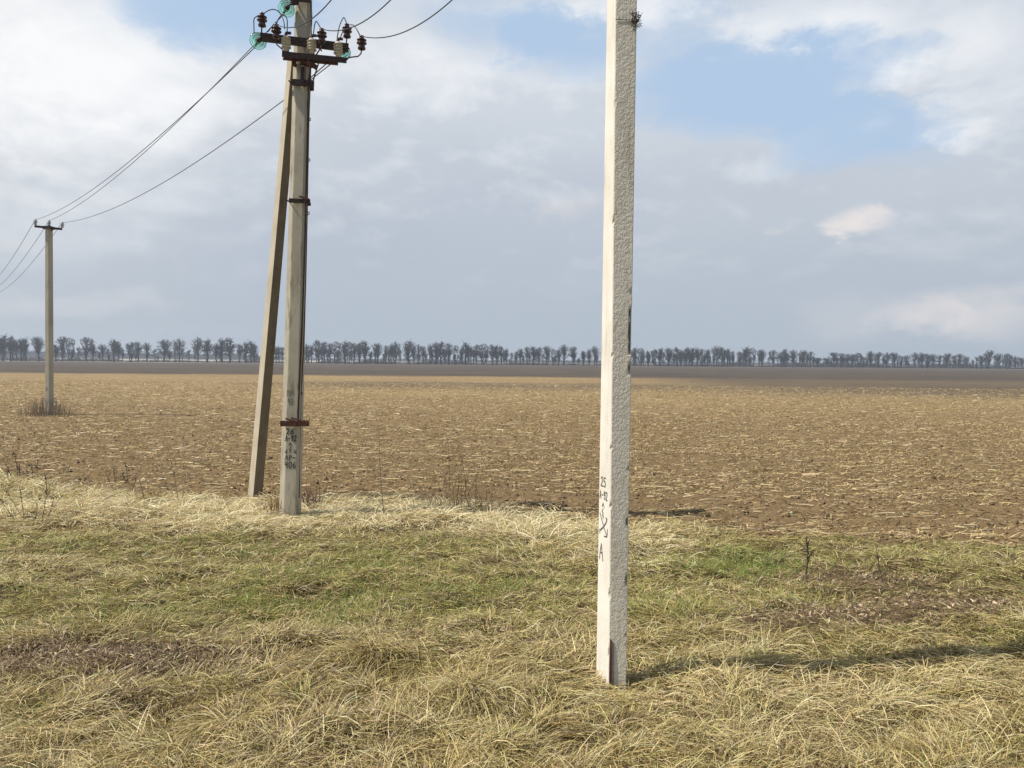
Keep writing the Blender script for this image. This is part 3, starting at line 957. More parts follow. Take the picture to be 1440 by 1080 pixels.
def anchor_pole():
    b = MIDB.copy(); Y0 = MY; k = Y0 / F
    root = thing('anchor_pole', b, 'weathered concrete pole braced by a leaning strut, carrying brown and cream insulators', 'utility pole', 'concrete poles of the power line')
    at0 = W(427, 0, Y0)
    axis = (at0 - b); H = 8.75
    top = b + axis * (H / axis.z)
    ang = R(-5)

    def sec(t):
        f = 1.0 - .245 * min(max((t * H) / axis.z, 0), 1.2)
        return [(u * f * .985 - .008, v * f) for u, v in ((-.165, -.115), (-.165, .02), (-.05, .11), (.138, .11), (.152, .06), (.152, -.115))]
    sh = Shaft(b - Vector((0, 0, .3)), top, ang, lambda t: sec(max(0, t * (H + .3) - .3) / H))
    rr = random.Random(3)
    sp = [(rr.uniform(0, 7), rr.uniform(.01, .05), rr.uniform(.3, .9)) for _ in range(26)]

    def chips(kk, s, z):
        a = 0
        if kk in (2, 3) and (s >= .96 or s == 0):
            for i, (cz, r, am) in enumerate(sp):
                if i % 2 == kk % 2:
                    x = 1 - abs(z - .3 - cz) / r
                    if x > 0: a = max(a, x * am)
        return a
    shaft = sh.mesh('shaft', M_MID, [0] * 6, root, b, 260, chips)
    n, u = sh.n, sh.u
    tz = lambda z: (z + .3) / (H + .3)
    # painted text on the front
    fp = lambda s, t, off: sh.face(2, s, t, off)

    def zpx(py): return (W(410, py, Y0 - .11).z)
    T = lambda py: tz(zpx(py))

    def S(px, py):       # fraction across the front face
        p0 = proj(sh.face(2, 0, T(py))); p1 = proj(sh.face(2, 1, T(py)))
        return (px - p0[0]) / (p1[0] - p0[0])
    asp = (.21, H + .3)
    mk = MB()
    wd = .0165
    def put(txt, x0, x1, y0, y1, w=wd, m_=mk): word(m_, fp, txt, S(x0, y0), S(x1, y0), T(y1), T(y0), w, asp)
    put('26', 403, 414.5, 603, 610.5)
    put('L-92', 401, 418, 612.5, 620.5)
    put('^', 406.5, 410.8, 622.5, 626.3, .016)
    put('z', 406.5, 411, 628, 637, .014)
    put('<', 401.2, 404.5, 632.5, 636.8, .016)
    put('>', 413.5, 416.8, 632.5, 636.8, .016)
    put('AP-', 401, 417, 640.5, 646.8, .016)
    put('406', 400.5, 417.5, 649, 658.5)
    mk.build('painted_marking', M_PAINT, shaft, b)
    mk = MB()
    put('QP', 403.5, 413.5, 549, 557.5, .017, mk)
    put('40', 405, 413.5, 560, 569.5, .017, mk)
    mk.build('faded_marking', M_PAINTF, shaft, b)
    # strut
    sb = G(358.5, 699); sb.z = 0
    stt = W(412.5, 84, Y0 + .28)
    hd = Vector((b.x - sb.x, b.y - sb.y, 0)).normalized()
    sang = math.atan2(hd.x, -hd.y)
    ext = (stt - sb).normalized()

    def ssec(t):
        f = 1 - .28 * t
        return [(-.084 * f, -.18 * f), (-.084 * f, .18 * f), (.084 * f, .18 * f), (.084 * f, -.18 * f)]
    ss = Shaft(sb - ext * .4, stt, sang, ssec)
    so_ = ss.mesh('strut', [M_STRUT, M_STRUT_SHADE], [0, 1, 0, 0], root, b, 160, None)
    so_['label'] = 'leaning concrete strut'

    # clamps and rusty bands
    def band(name, py, x0, x1, h, mat, front=.14, drop=0.0):
        mb = MB()
        p = W(x0, py, Y0 - front); q = W(x1, py + drop, Y0 - front + .02)
        mb.bar(p, q, .05, h)
        c = sh.b.lerp(sh.t, tz(p.z))
        o_ = mb.build(name, mat, root, b)
        for s_ in (-.115, .115):
            m2 = MB(); m2.tube([c + u * s_ - n * .15, c + u * s_ + n * (front + .07)], .011, 6)
            m2.build('bolt', mat, o_, b)
        m2 = MB(); m2.box(c - n * .135, u * .15, n * .010, Vector((0, 0, h * .4)))
        m2.build('back_plate', mat, o_, b)
        return o_
    band('clamp', 115.5, 410.5, 441.5, .085, M_STEEL, .15, 2)
    band('clamp', 282.0, 406.5, 436.0, .06, M_STEEL, .15, 1)
    ob = band('clamp', 595.5, 394.5, 434.5, .085, M_RUST, .15, 0)
    ob['label'] = 'lowest clamp, rust red'
    # bracket lugs beside the lower clamps
    for py, x in ((278, 427), (590.5, 408), (589.5, 416)):
        mb = MB(); p = W(x, py, Y0 - .2)
        mb.bar(p + Vector((-.07, 0, .02)), p + Vector((.08, 0, -.02)), .02, .025)
        mb.build('clamp_bolt', M_RUST, root, b)
    # earthing rod down the front edge, thin wire down the side
    pts = [W(px, py, Y0 - .15) for px, py in ((437.2, 70), (436.0, 95), (433.2, 130), (431.0, 230), (428.8, 330), (425.2, 440), (420.2, 555), (419, 590))]
    MB().tube(pts, .016, 6).build('earthing_rod', M_STEEL, root, b)
    pts = [W(px, py, Y0 - .02) for px, py in ((437.5, 20), (438.2, 60), (436.5, 120), (434.6, 165), (433.8, 180), (433.0, 250), (432.2, 300), (430.0, 400), (426.5, 500), (423.2, 560), (421.3, 640), (420.8, 700))]
    MB().tube(pts, .0085, 5).build('earthing_wire', M_STEEL, root, b)
    for px, py in ((434.2, 168), (433.4, 225), (432.4, 300), (422.5, 553)):
        mb = MB(); p = W(px, py, Y0 - .03)
        mb.tube([p + Vector((-.02, 0, .03)), p + Vector((.028, 0, .012)), p + Vector((.028, 0, -.012)), p + Vector((-.02, 0, -.03))], .008, 5)
        mb.build('wire_clip', M_STEEL, root, b)

    # upper crossarm: channel section
    ya0, ya1 = Y0 - .22, Y0 - .06
    def channel(mb, p, q, h, fl, t=.010):
        p = Vector(p); q = Vector(q); d = (q - p).normalized()
        s = d.cross(Vector((0, 0, 1))).normalized()
        if s.y > 0: s = -s                       # towards the viewer
        up = Vector((0, 0, 1))
        mb.bar(p, q, t, h)
        for sg in (-1, 1):
            o_ = up * (h / 2 - t / 2) * sg - s * (fl / 2 + t / 2)
            mb.bar(p + o_, q + o_, fl, t)
    mb = MB()
    P0, P1 = W(365.5, 51, ya0), W(490, 66.5, ya1)
    channel(mb, P0, P1, .118, .05)
    for f_ in (.46, .62):
        c = P0.lerp(P1, f_)
        mb.tube([c - n * -.03, c - n * .3], .011, 6)
    arm1 = mb.build('crossarm', M_STEEL, root, b)
    # lower crossarm: dark front angle, red back angle, brackets
    mb = MB()
    yb0, yb1 = Y0 - .36, Y0 - .22
    Q0, Q1 = W(396.5, 76.0, yb0), W(487.5, 85.0, yb1)
    mb.bar(Q0, Q1, .012, .085)
    o_ = Vector((0, .035, .0385))
    mb.bar(Q0 + o_, Q1 + o_, .058, .010)
    arm2 = mb.build('crossarm', M_STEEL, root, b)
    mb = MB()
    R0, R1 = W(398.5, 82.0, yb0 + .12), W(475.5, 89.5, yb1 + .12)
    mb.bar(R0, R1, .012, .055); o_ = Vector((0, -.03, -.022)); mb.bar(R0 + o_, R1 + o_, .048, .010)
    mb.bar(W(433, 87, Y0 - .3), W(445, 95, Y0 - .12), .03, .07)
    mb.bar(W(409, 80, Y0 - .3), W(416, 93, Y0 - .13), .03, .05)
    mb.bar(W(420, 78, Y0 - .16), W(412, 93, Y0 - .16), .02, .03)
    mb.bar(W(422, 89, Y0 - .14), W(440, 93.5, Y0 - .14), .02, .05)
    mb.build('arm_bracket', M_RUST, root, b)
    mb = MB()
    mb.bar(W(425.5, 94, Y0 - .135), W(425.5, 112, Y0 - .135), .02, .055, (1, 0, 0))  # short dark upright bar on the shaft
    mb.tube([W(449, 86, Y0 - .3), W(444, 102, Y0 - .24), W(440, 115, Y0 - .17)], .011, 5)
    mb.tube([W(458.5, 90, Y0 - .2), W(436, 110, Y0 - .1)], .008, 5)
    mb.build('brace_rods_and_bar', M_STEEL, root, b)

    # brown pin insulators and their pins
    def pin_ins(arm, cx, cy, Yd, hook):
        base = W(cx, cy + 9.0, Yd)
        mb = MB()
        mb.tube([base + Vector((0, 0, .06))] + [W(px, py, yy) for px, py, yy in hook], .0105, 6)
        mb.lathe(base, (0, 0, 1), INS_PIN, 16, 1)
        mb.build('insulator', [M_STEEL, M_BROWN], arm, b)
        return base + Vector((0, 0, .195))
    t1 = pin_ins(arm1, 368.6, 28, ya0 + .02, [(367.8, 45.5, ya0 + .02)])
    t4 = pin_ins(arm1, 488.0, 43.5, ya1 + .02, [(487.0, 62, ya1 + .02)])
    t2 = pin_ins(arm2, 388.6, 44, yb0, [(387.8, 57.5, yb0), (389.5, 63, yb0), (396.0, 68.5, yb0), (400, 74, yb0)])
    t3 = pin_ins(arm2, 452.6, 50.3, yb0 + .07, [(451.5, 66, yb0 + .07), (448, 72, yb0 + .07), (444, 78, yb0 + .07)])
    t5 = pin_ins(arm2, 508.6, 60.3, yb1, [(508.3, 71, yb1), (507.6, 75.5, yb1), (503.5, 79.2, yb1), (491, 80.8, yb1), (487, 84.5, yb1)])

    # cream arresters standing on the lower crossarm
    arr = []
    for cx, cy, Yd, tl in ((402.0, 62.5, yb0 + .03, .10), (438.0, 66.0, yb0 + .09, .10), (475.0, 70.5, yb1, .12)):
        base = W(cx + .8, cy + 10.5, Yd)
        ax = Vector((-.03, 0, 1)).normalized()
        mb = MB(); mb.lathe(base, ax, INS_ARR, 16, 0)
        tp = base + ax * .235
        mb.lathe(tp, ax, [(0, 0), (.022, 0), (.024, .035), (.012, .045), (.010, .065), (0, .066)], 8, 1)
        mb.box(tp + Vector((.04, 0, .045)), (.035, 0, 0), (0, .018, 0), (0, 0, .016), 1)
        mb.build('surge_arrester', [M_WHITE, M_STEEL], arm2, b)
        arr.append(tp + Vector((.02, 0, .06)))

    # glass disc insulators on the line side
    ld = Vector((-.46, .84, .10)).normalized(); wd_ = Vector((-.60, .70, -.42)).normalized()
    def disc(px, py, Yd, hang, scale=1.0):
        c = W(px, py, Yd)
        mb = MB()
        prof = [(.03, -.035), (.06, -.03), (.098, -.012), (.122, .008), (.129, .016), (.127, .026), (.116, .024), (.110, .050), (.102, .052), (.096, .016),
                (.086, .012), (.080, .052), (.072, .054), (.066, .010), (.052, .004), (.048, .044), (.040, .044), (.032, -.004), (.030, -.035)]
        mb.lathe(c, ld, [(r * scale, z * scale) for r, z in prof], 28, 0)
        o_ = mb.build('disc_insulator', M_GLASS, root, b)
        h = MB()
        h.lathe(c - ld * .085, ld, [(0, -.02), (.016, -.02), (.02, 0), (.036, .012), (.040, .05), (.034, .056), (0, .056)], 12)
        h.tube([c - ld * .085, Vector(hang)], .014, 6)
        h.tube([c + ld * .0, c + ld * .08], .012, 6)
        h.lathe(c + ld * .07, wd_, [(0, 0), (.022, .0), (.026, .03), (.016, .10), (0, .11)], 8)
        h.build('insulator_cap', M_STEEL, o_, b)
        return c + ld * .08 + wd_ * .13
    g1 = disc(363.2, 57.3, Y0 - .17, P0 + Vector((.02, 0, 0)))
    g2 = disc(403.0, 11.5, Y0 - .12, W(415, 1, Y0 - .08))
    g3 = disc(482.5, 72.5, Y0 + .12, P1 + Vector((0, .04, 0)))
    # hardware of the upper arm, just at the top of the picture
    mb = MB()
    mb.bar(W(407, -4, Y0 - .2), W(437, -1, Y0 - .16), .05, .09)
    mb.bar(W(410, 2, Y0 - .2), W(420, 4, Y0 - .15), .05, .06)
    mb.tube([W(408.5, 2.5, Y0 - .14), W(412, 7, Y0 - .13), W(417, 6, Y0 - .13)], .012, 5)
    mb.tube([W(436.5, 4, Y0 - .12), W(437.5, 30, Y0 - .08)], .008, 5)
    mb.build('upper_bracket', M_STEEL, root, b)

    # jumper leads
    def jump(pts, r=.0078):
        P = [W(*p) for p in pts]
        # smooth with Catmull-Rom
        out = []
        for i in range(len(P) - 1):
            a = P[max(i - 1, 0)]; p0 = P[i]; p1 = P[i + 1]; c = P[min(i + 2, len(P) - 1)]
            for j in range(5):
                t = j / 5
                out.append(.5 * ((2 * p0) + (p1 - a) * t + (2 * a - 5 * p0 + 4 * p1 - c) * t * t + (3 * p0 - a - 3 * p1 + c) * t ** 3))
        out.append(P[-1])
        MB().tube(out, r, 6).build('jumper_wire', M_WIRE, root, b)
    A = ya0; B = yb0
    jump([(357.3, 46, A), (357.0, 34, A), (357.2, 27, A), (360, 23.5, A), (366, 20.5, A)])
    jump([(371, 19, A), (376, 15.5, A), (383, 13.2, A), (390, 15, A), (395.5, 21.5, A + .05), (399.0, 30, B), (400.5, 41, B)])
    jump([(388.6, 34, B), (391, 27.5, B), (395.5, 21.8, B), (400.3, 21.5, B), (403.8, 28.5, B), (403.8, 46, B + .03)])
    jump([(376.5, 45, A), (382, 38, A), (387, 32, B)])
    jump([(452, 41, B + .07), (448, 34.5, B + .07), (445.0, 30, B + .07), (442.6, 34, B + .08), (441.2, 44, B + .09), (440.3, 50.5, B + .09)])
    jump([(487.5, 33, ya1), (484.0, 25, ya1), (481.2, 27.5, ya1 - .03), (477, 38, yb1), (474, 54, yb1)])
    jump([(492.5, 35, ya1), (497.5, 35.5, ya1 - .05), (502, 42, yb1), (506.8, 51, yb1)])
    jump([(478, 56, yb1), (480.5, 48, yb1), (485, 41, ya1 - .05)])
    jump([(437.3, 2, Y0 - .1), (438.6, 20, Y0 - .12), (438, 40, Y0 - .2), (436.6, 51, B + .09)], .0065)
    return dict(t2=t2, t3=t3, t5=t5, g1=g1, g2=g2, g3=g3)


near_ends = near_pole()
A = anchor_pole()


# ------------------------------------------------------------------ distant pole on the left
def small_pole():
    b = G(68.7, 583); b.z = 0
    Y0 = b.y; k = Y0 / F
    top = W(68.3, 319, Y0); H = top.z
    root = thing('distant_pole', b, 'small plain concrete pole with three grey insulators, far out in the field', 'utility pole', 'concrete poles of the power line')
    ang = R(-8)

    def sec(t):
        f = (4.7 - 1.3 * t) * k
        return [(-f, -.12), (-f, .02), (-f * .6, .12), (f * .75, .12), (f, .05), (f, -.12)]
    sh = Shaft(b - Vector((0, 0, .3)), top, ang, sec)
    shaft = sh.mesh('shaft', M_FAR, [0] * 6, root, b, 120, None, .004)
    mb = MB()
    p, q = W(48.8, 318.2, Y0 - .2), W(87.2, 322.2, Y0 + .1)
    mb.bar(p, q, .09, .085)
    c = (p + q) / 2
    mb.box(Vector((top.x, Y0, c.z)), (.17, 0, 0), (0, .17, 0), (0, 0, .06))
    arm = mb.build('crossarm', M_STEEL, root, b)
    ends = []
    for px, py, yy in ((49.6, 316.5, Y0 - .2), (68.8, 318, Y0 - .05), (87.3, 320.5, Y0 + .1)):
        base = W(px, py, yy)
        mb = MB()
        mb.tube([base, base + Vector((0, 0, .1))], .02, 5)
        mb.lathe(base + Vector((0, 0, .02)), (.06, 0, 1), [(r * 1.15, z * 1.15) for r, z in INS_PIN], 10, 1)
        mb.build('insulator', [M_STEEL, M_GREYINS], arm, b)
        ends.append(base + Vector((0, 0, .22)))
    mb = MB(); pp = W(72, 548, Y0 - .2)
    fp = lambda s, t, off: sh.face(2, s, t, off)
    T = lambda py: (W(68, py, Y0).z + .3) / (H + .3)
    word(mb, fp, '27', .1, .8, T(548), T(543), .03, (.35, H)) if False else None
    lettering(mb, fp, [[(.2, 1), (.2, 0)], [(.6, 1), (.6, .1)]], .1, .9, T(549), T(545), .035, (.35, H))
    mb.build('painted_marking', M_PAINTF, shaft, b)
    mb = MB(); mb.bar(W(72.5, 323, Y0 - .1), W(73.5, 325, Y0 - .1), .05, .05); mb.build('arm_bolt', M_STEEL, root, b)
    return root, b, ends


farp, FB, FE = small_pole()
dirl = Vector((FB.x - MIDB.x, FB.y - MIDB.y, 0))
NB = Vector((FB.x + dirl.x * 1.9, FB.y + dirl.y * 1.9, 0))
while proj((NB.x, NB.y, 4))[0] > -38: NB.x -= .3
nxt = copy_tree(farp)
nxt.location = NB
nxt['label'] = 'next concrete pole of the line, just beyond the left end of the view'

GW = 'wires from the braced pole to the distant pole'
wire('overhead_wire', catenary(A['g2'], FE[1], .42), .0075, M_WIREFAR, 'wire from the topmost glass disc sagging to the middle insulator of the distant pole', GW)
wire('overhead_wire', catenary(A['g1'], FE[0], .42), .0075, M_WIREFAR, 'wire from the glass disc on the crossarm end, sagging to the distant pole', GW)
wire('overhead_wire', catenary(A['g3'], FE[2], .55), .0085, M_WIREFAR, 'lowest wire passing behind the leaning strut towards the distant pole', GW)
off = NB - FB
GN = 'wires leading on from the distant pole'
for e, lab in zip(FE, ('leftmost thin wire leading away from the distant pole', 'middle thin wire leading away from the distant pole', 'rightmost thin wire leading away, passing behind the distant pole')):
    wire('overhead_wire', catenary(e, e + off, 1.15), .010, M_WIREFAR, lab, GN)


def solve_sag(p, q, px0):
    best = None
    for s in np.linspace(-.2, 1.4, 161):
        P = catenary(p, q, s, 80)
        prv = None; xx = None
        for w_ in P:
            a = proj(w_)
            if prv and prv[1] >= 0 > a[1]:
                t = prv[1] / (prv[1] - a[1]); xx = prv[0] + (a[0] - prv[0]) * t; break
            prv = a
        if xx is None: continue
        if best is None or abs(xx - px0) < best[0]: best = (abs(xx - px0), s)
    return best


GR = 'wires from the braced pole to the closest pole'
for st, en, px0, lab in ((A['t2'], near_ends[0], 466, 'wire leaving the left brown insulator and crossing in front of the braced pole'),
                         (A['t3'], near_ends[1], 549, 'wire leaving the brown insulator right of the braced pole shaft, middle of three'),
                         (A['t5'], near_ends[2], 635, 'wire leaving the outermost right brown insulator of the braced pole')):
    s = solve_sag(st, en, px0)
    print('SAG', lab[:40], s)
    wire('overhead_wire', catenary(st, en, s[1] if s else .3, 60), .0075, M_WIRE, lab, GR)


# ------------------------------------------------------------------ weeds and tussocks (things)
def stem_path(p, q, bend, n=6):
    p = Vector(p); q = Vector(q)
    return [p.lerp(q, i / n) + Vector((bend * math.sin(math.pi * i / n), bend * .4 * math.sin(math.pi * i / n), 0)) for i in range(n + 1)]


def weed(name, stems, base_px, label, mat, r=.006, cat='weed', twigs=0, seed=1, group=None):
    """stems: list of ((bx,by),(tx,ty)) in photo pixels, standing at the depth of their foot"""
    rr = random.Random(seed)
    b0 = G(*base_px); b0.z = hz(b0.x, b0.y)
    root = thing(name, b0, label, cat, group)
    for (bx, by), (tx, ty) in stems:
        b = G(bx, by); b.z = hz(b.x, b.y) - .02
        tp = W(tx, ty, b.y + rr.uniform(-.12, .12))
        path = stem_path(b, tp, rr.uniform(-.03, .03))
        mb = MB()
        mb.tube(path, [r * (1 - .55 * i / 6) for i in range(7)], 5)
        for _ in range(twigs):
            i = rr.randint(2, 5); p = path[i]
            d = Vector((rr.uniform(-1, 1), rr.uniform(-.6, .6), rr.uniform(.6, 1.6))).normalized() * rr.uniform(.05, .16)
            mb.tube([p, p + d * .6, p + d], [r * .5, r * .4, r * .25], 4)
        for _ in range(twigs * 2):
            p = path[rr.randint(4, 6)]
            d = Vector((rr.gauss(0, 1), rr.gauss(0, 1), rr.gauss(.4, 1))).normalized() * rr.uniform(.015, .04)
            mb.tube([p, p + d], [r * .8, r * .5], 4)
        mb.build('stem', mat, root, b0)
    return root


M_WEED = simple_mat('dark_dry_stem', (.12, .085, .06), .9, 0, .4, 20)
M_WEEDG = simple_mat('grey_dry_stem', (.27, .205, .13), .9, 0, .4, 20)
M_REED = simple_mat('tan_dry_stem', (.36, .25, .125), .9, 0, .4, 20, (.22, .145, .075))
GWD = 'dry weed stalks on the verge'
rr = random.Random(4)
weed('dry_weed', [((18, 679), (5, 648)), ((24, 676), (19, 636)), ((28, 674), (24, 655)), ((33, 676), (27, 650)), ((42, 676), (38, 660)), ((46, 674), (44, 652)), ((53, 675), (52, 647)), ((34, 676), (40, 664)), ((15, 680), (12, 662))],
     (32, 677), 'cluster of dark dry stalks at the field edge, furthest left', M_WEED, .009, 'weed', 3, 1, GWD)
weed('dry_weed', [((64, 712), (62, 664)), ((66, 712), (64, 690)), ((60, 712), (55, 698)), ((67, 712), (72, 698))], (65, 712), 'upright dark weed stalk standing above the pale grass, behind the fan-shaped stems', M_WEED, .009, 'weed', 4, 2, GWD)
weed('dry_weed', [((23, 737), (0, 702)), ((35, 738), (27, 683)), ((45, 741), (51, 706)), ((57, 741), (49, 728)), ((60, 742), (88, 697)), ((58, 742), (64, 700)), ((33, 735), (8, 690)), ((66, 738), (76, 700))],
     (45, 741), 'fan of thin dark dry stems rising from the pale grass at the left edge', M_WEED, .006, 'weed', 3, 3, GWD)
weed('dry_weed', [((165, 678), (160, 658)), ((180, 682), (176, 651)), ((175, 678), (172, 668)), ((115, 683), (121, 672)), ((162, 690), (150, 668)), ((184, 690), (190, 672))], (172, 682), 'low dark twiggy weed in the furrows between the fan-shaped stems and the strut', M_WEED, .008, 'weed', 4, 4, GWD)
weed('dry_weed', [((204, 716), (196, 675))], (204, 716), 'single bent grey stalk beside the small green patch', M_WEED, .007, 'weed', 2, 5, GWD)
weed('dry_weed', [((252, 714), (232, 614)), ((262, 716), (258, 690))], (252, 714), 'tall thin slanting grey stalk left of the leaning strut', M_WEEDG, .006, 'weed', 2, 6, GWD)
weed('dry_weed', [((541, 735), (533, 598))], (541, 735), 'tall straight grey stem with a dark rotted foot, right of the braced pole', M_WEEDG, .008, 'weed', 1, 7, GWD)
weed('dry_weed', [((1132, 806), (1134, 757))], (1132, 806), 'dark upright seed stalk on the green verge right of the closest pole', M_WEED, .012, 'weed', 10, 8, GWD)
weed('dry_weed', [((1243, 820), (1232, 771)), ((1238, 790), (1236, 780))], (1243, 820), 'thin leaning brown stalk behind the brown patch', M_WEED, .006, 'weed', 3, 9, GWD)
weed('dry_weed', [((1200, 862), (1197, 832))], (1200, 862), 'short bare stalk standing in the brown patch', M_WEED, .005, 'weed', 1, 10, GWD)
weed('dry_weed', [((595, 966), (588, 908))], (595, 966), 'thin dark green stalk beside the dark hollow in the grass', simple_mat('dark_green_stem', (.05, .055, .02), .8), .005, 'weed', 1, 11, GWD)
weed('dry_weed', [((1108, 902), (1085, 866)), ((1330, 800), (1327, 788)), ((1300, 862), (1316, 840))], (1108, 902), 'pale slanting dry stalk in front of the dead brown growth', simple_mat('pale_stem', (.5, .4, .22), .8), .0045, 'weed', 0, 12, GWD)
# brown reed clump behind the pale rim
st = []
for i in range(190):
    bx = rr.gauss(648, 34); st.append(((bx, 716 + rr.uniform(-9, 9)), (bx + rr.gauss(0, 11), 712 - abs(rr.gauss(0, 34)) * (1.15 - min(1, abs(bx - 648) / 70)) - 6)))
st = [((640, 716), (634, 622)), ((640, 718), (638, 624))] + st


def stem_clump(name, stems, base_px, label, mat, r, cat, seed, part='foliage', heads=()):
    rr2 = random.Random(seed)
    b0 = G(*base_px); b0.z = hz(b0.x, b0.y)
    root = thing(name, b0, label, cat)
    mb = MB()
    for (bx, by), (tx, ty) in stems:
        b = G(bx, by); b.z = hz(b.x, b.y) - .02
        tp = W(tx, ty, b.y + rr2.uniform(-.3, .3))
        mb.tube(stem_path(b, tp, rr2.uniform(-.04, .04), 4), [r, r * .9, r * .8, r * .6, r * .35], 4)
    for hx, hy in heads:
        c = W(hx, hy, b0.y)
        for _ in range(26):
            d = Vector((rr2.gauss(0, 1), rr2.gauss(0, 1), rr2.gauss(0, 1))).normalized() * rr2.uniform(.02, .07)
            p = c + Vector((rr2.gauss(0, .05), rr2.gauss(0, .04), rr2.gauss(0, .05)))
            mb.tube([p, p + d], [r * .7, r * .4], 4)
    mb.build('stems', mat, root, b0)
    return root


stem_clump('reed_clump', st, (648, 716), 'clump of tan dry reeds at the field edge between the two big poles', M_REED, .0045, 'reeds', 2, heads=((638, 627), (646, 634), (660, 640)))
st = []
for i in range(55):
    bx = rr.gauss(435, 7); st.append(((bx, 712 + rr.uniform(-6, 6)), (bx + rr.gauss(3, 8), 700 - abs(rr.gauss(0, 12)))))
stem_clump('dead_weed_clump', st, (434, 713), 'low reddish brown dead weeds at the right foot of the braced pole', simple_mat('redbrown_stem', (.14, .08, .055), .9), .006, 'weeds', 3)
st = []
for i in range(60):
    bx = rr.gauss(388, 7); st.append(((bx, 722 + rr.uniform(-5, 6)), (bx + rr.gauss(0, 5), 708 - abs(rr.gauss(0, 7)))))
stem_clump('dead_weed_clump', st, (388, 723), 'low tan dead weeds at the left foot of the braced pole', M_REED, .006, 'weeds', 8)
st = []
for i in range(230):
    bx = rr.gauss(66, 19); bx = min(max(bx, 26), 108)
    hgt = rr.uniform(8, 30) * (1 - abs(bx - 66) / 60)
    st.append(((bx, 584 + rr.uniform(-2, 2)), (bx + rr.gauss(0, 3), 582 - hgt - 2)))
stem_clump('dry_shrub', st, (66, 584), 'thin greyish brown bush around the foot of the distant pole', simple_mat('shrub_stem', (.27, .20, .125), .95, 0, .4, 10, (.17, .125, .08)), .0075, 'shrub', 4)


def tussock(px, py, n, L, spread, label, pal, seed, lean=None):
    g = G(px, py); g.z = hz(g.x, g.y)
    N = n
    a = rng.random(N) * 6.283
    rad = spread * np.sqrt(rng.random(N)) * .45
    x = g.x + np.cos(a) * rad; y = g.y + np.sin(a) * rad * .7
    root = np.stack([x, y, height(x, y) + .03 * rng.random(N)], 1)
    azm = a + rng.normal(0, .6, N)
    if lean is not None: azm = np.where(rng.random(N) < .5, lean + rng.normal(0, .4, N), azm)
    lf = .25 + .8 * rng.random(N)
    V, Q, C = blades(root, azm, L * (.6 + .6 * rng.random(N)), lf, lf + .5 + .5 * rng.random(N), .0045 + .0035 * rng.random(N), pick(N, pal), seg=5)
    V = V - np.array([g.x, g.y, g.z])
    o = np_mesh('grass_tussock', V, Q, M_STRAW, C)
    o.location = g
    tag(o, label, 'grass tussock', 'dry tussocks in the near grass')


tussock(672, 1003, 900, .28, .6, 'arching straw tussock left of the foot of the closest pole', PAL_STRAW + PAL_PALE, 1, -1.4)
tussock(530, 948, 1000, .26, .42, 'straw tussock overhanging the dark hollow', PAL_STRAW + PAL_BROWN[:1], 2, -1.5)
tussock(500, 1020, 1300, .28, .5, 'greyish brown tussock in front of the dark hollow', PAL_STRAW[:3] + PAL_BROWN, 3, -2.0)
tussock(870, 1050, 1800, .30, .65, 'brown-rooted tussock at the lower edge, in front of the closest pole', PAL_STRAW + PAL_BROWN[:2], 4)
tussock(640, 1075, 1600, .3, .4, 'tussock at the lower edge, in front of the arching straw tussock', PAL_STRAW, 5)
tussock(330, 1020, 1500, .3, .5, 'ragged pale tussock in the lower left grass', PAL_PALE + PAL_STRAW, 6)

# ------------------------------------------------------------------ far treeline
M_TREE = [simple_mat('bare_bark', (.030, .027, .027), .95, 0, .3, 1.0), simple_mat('bare_twigs', (.040, .036, .036), .95, 0, .3, 1.0)]


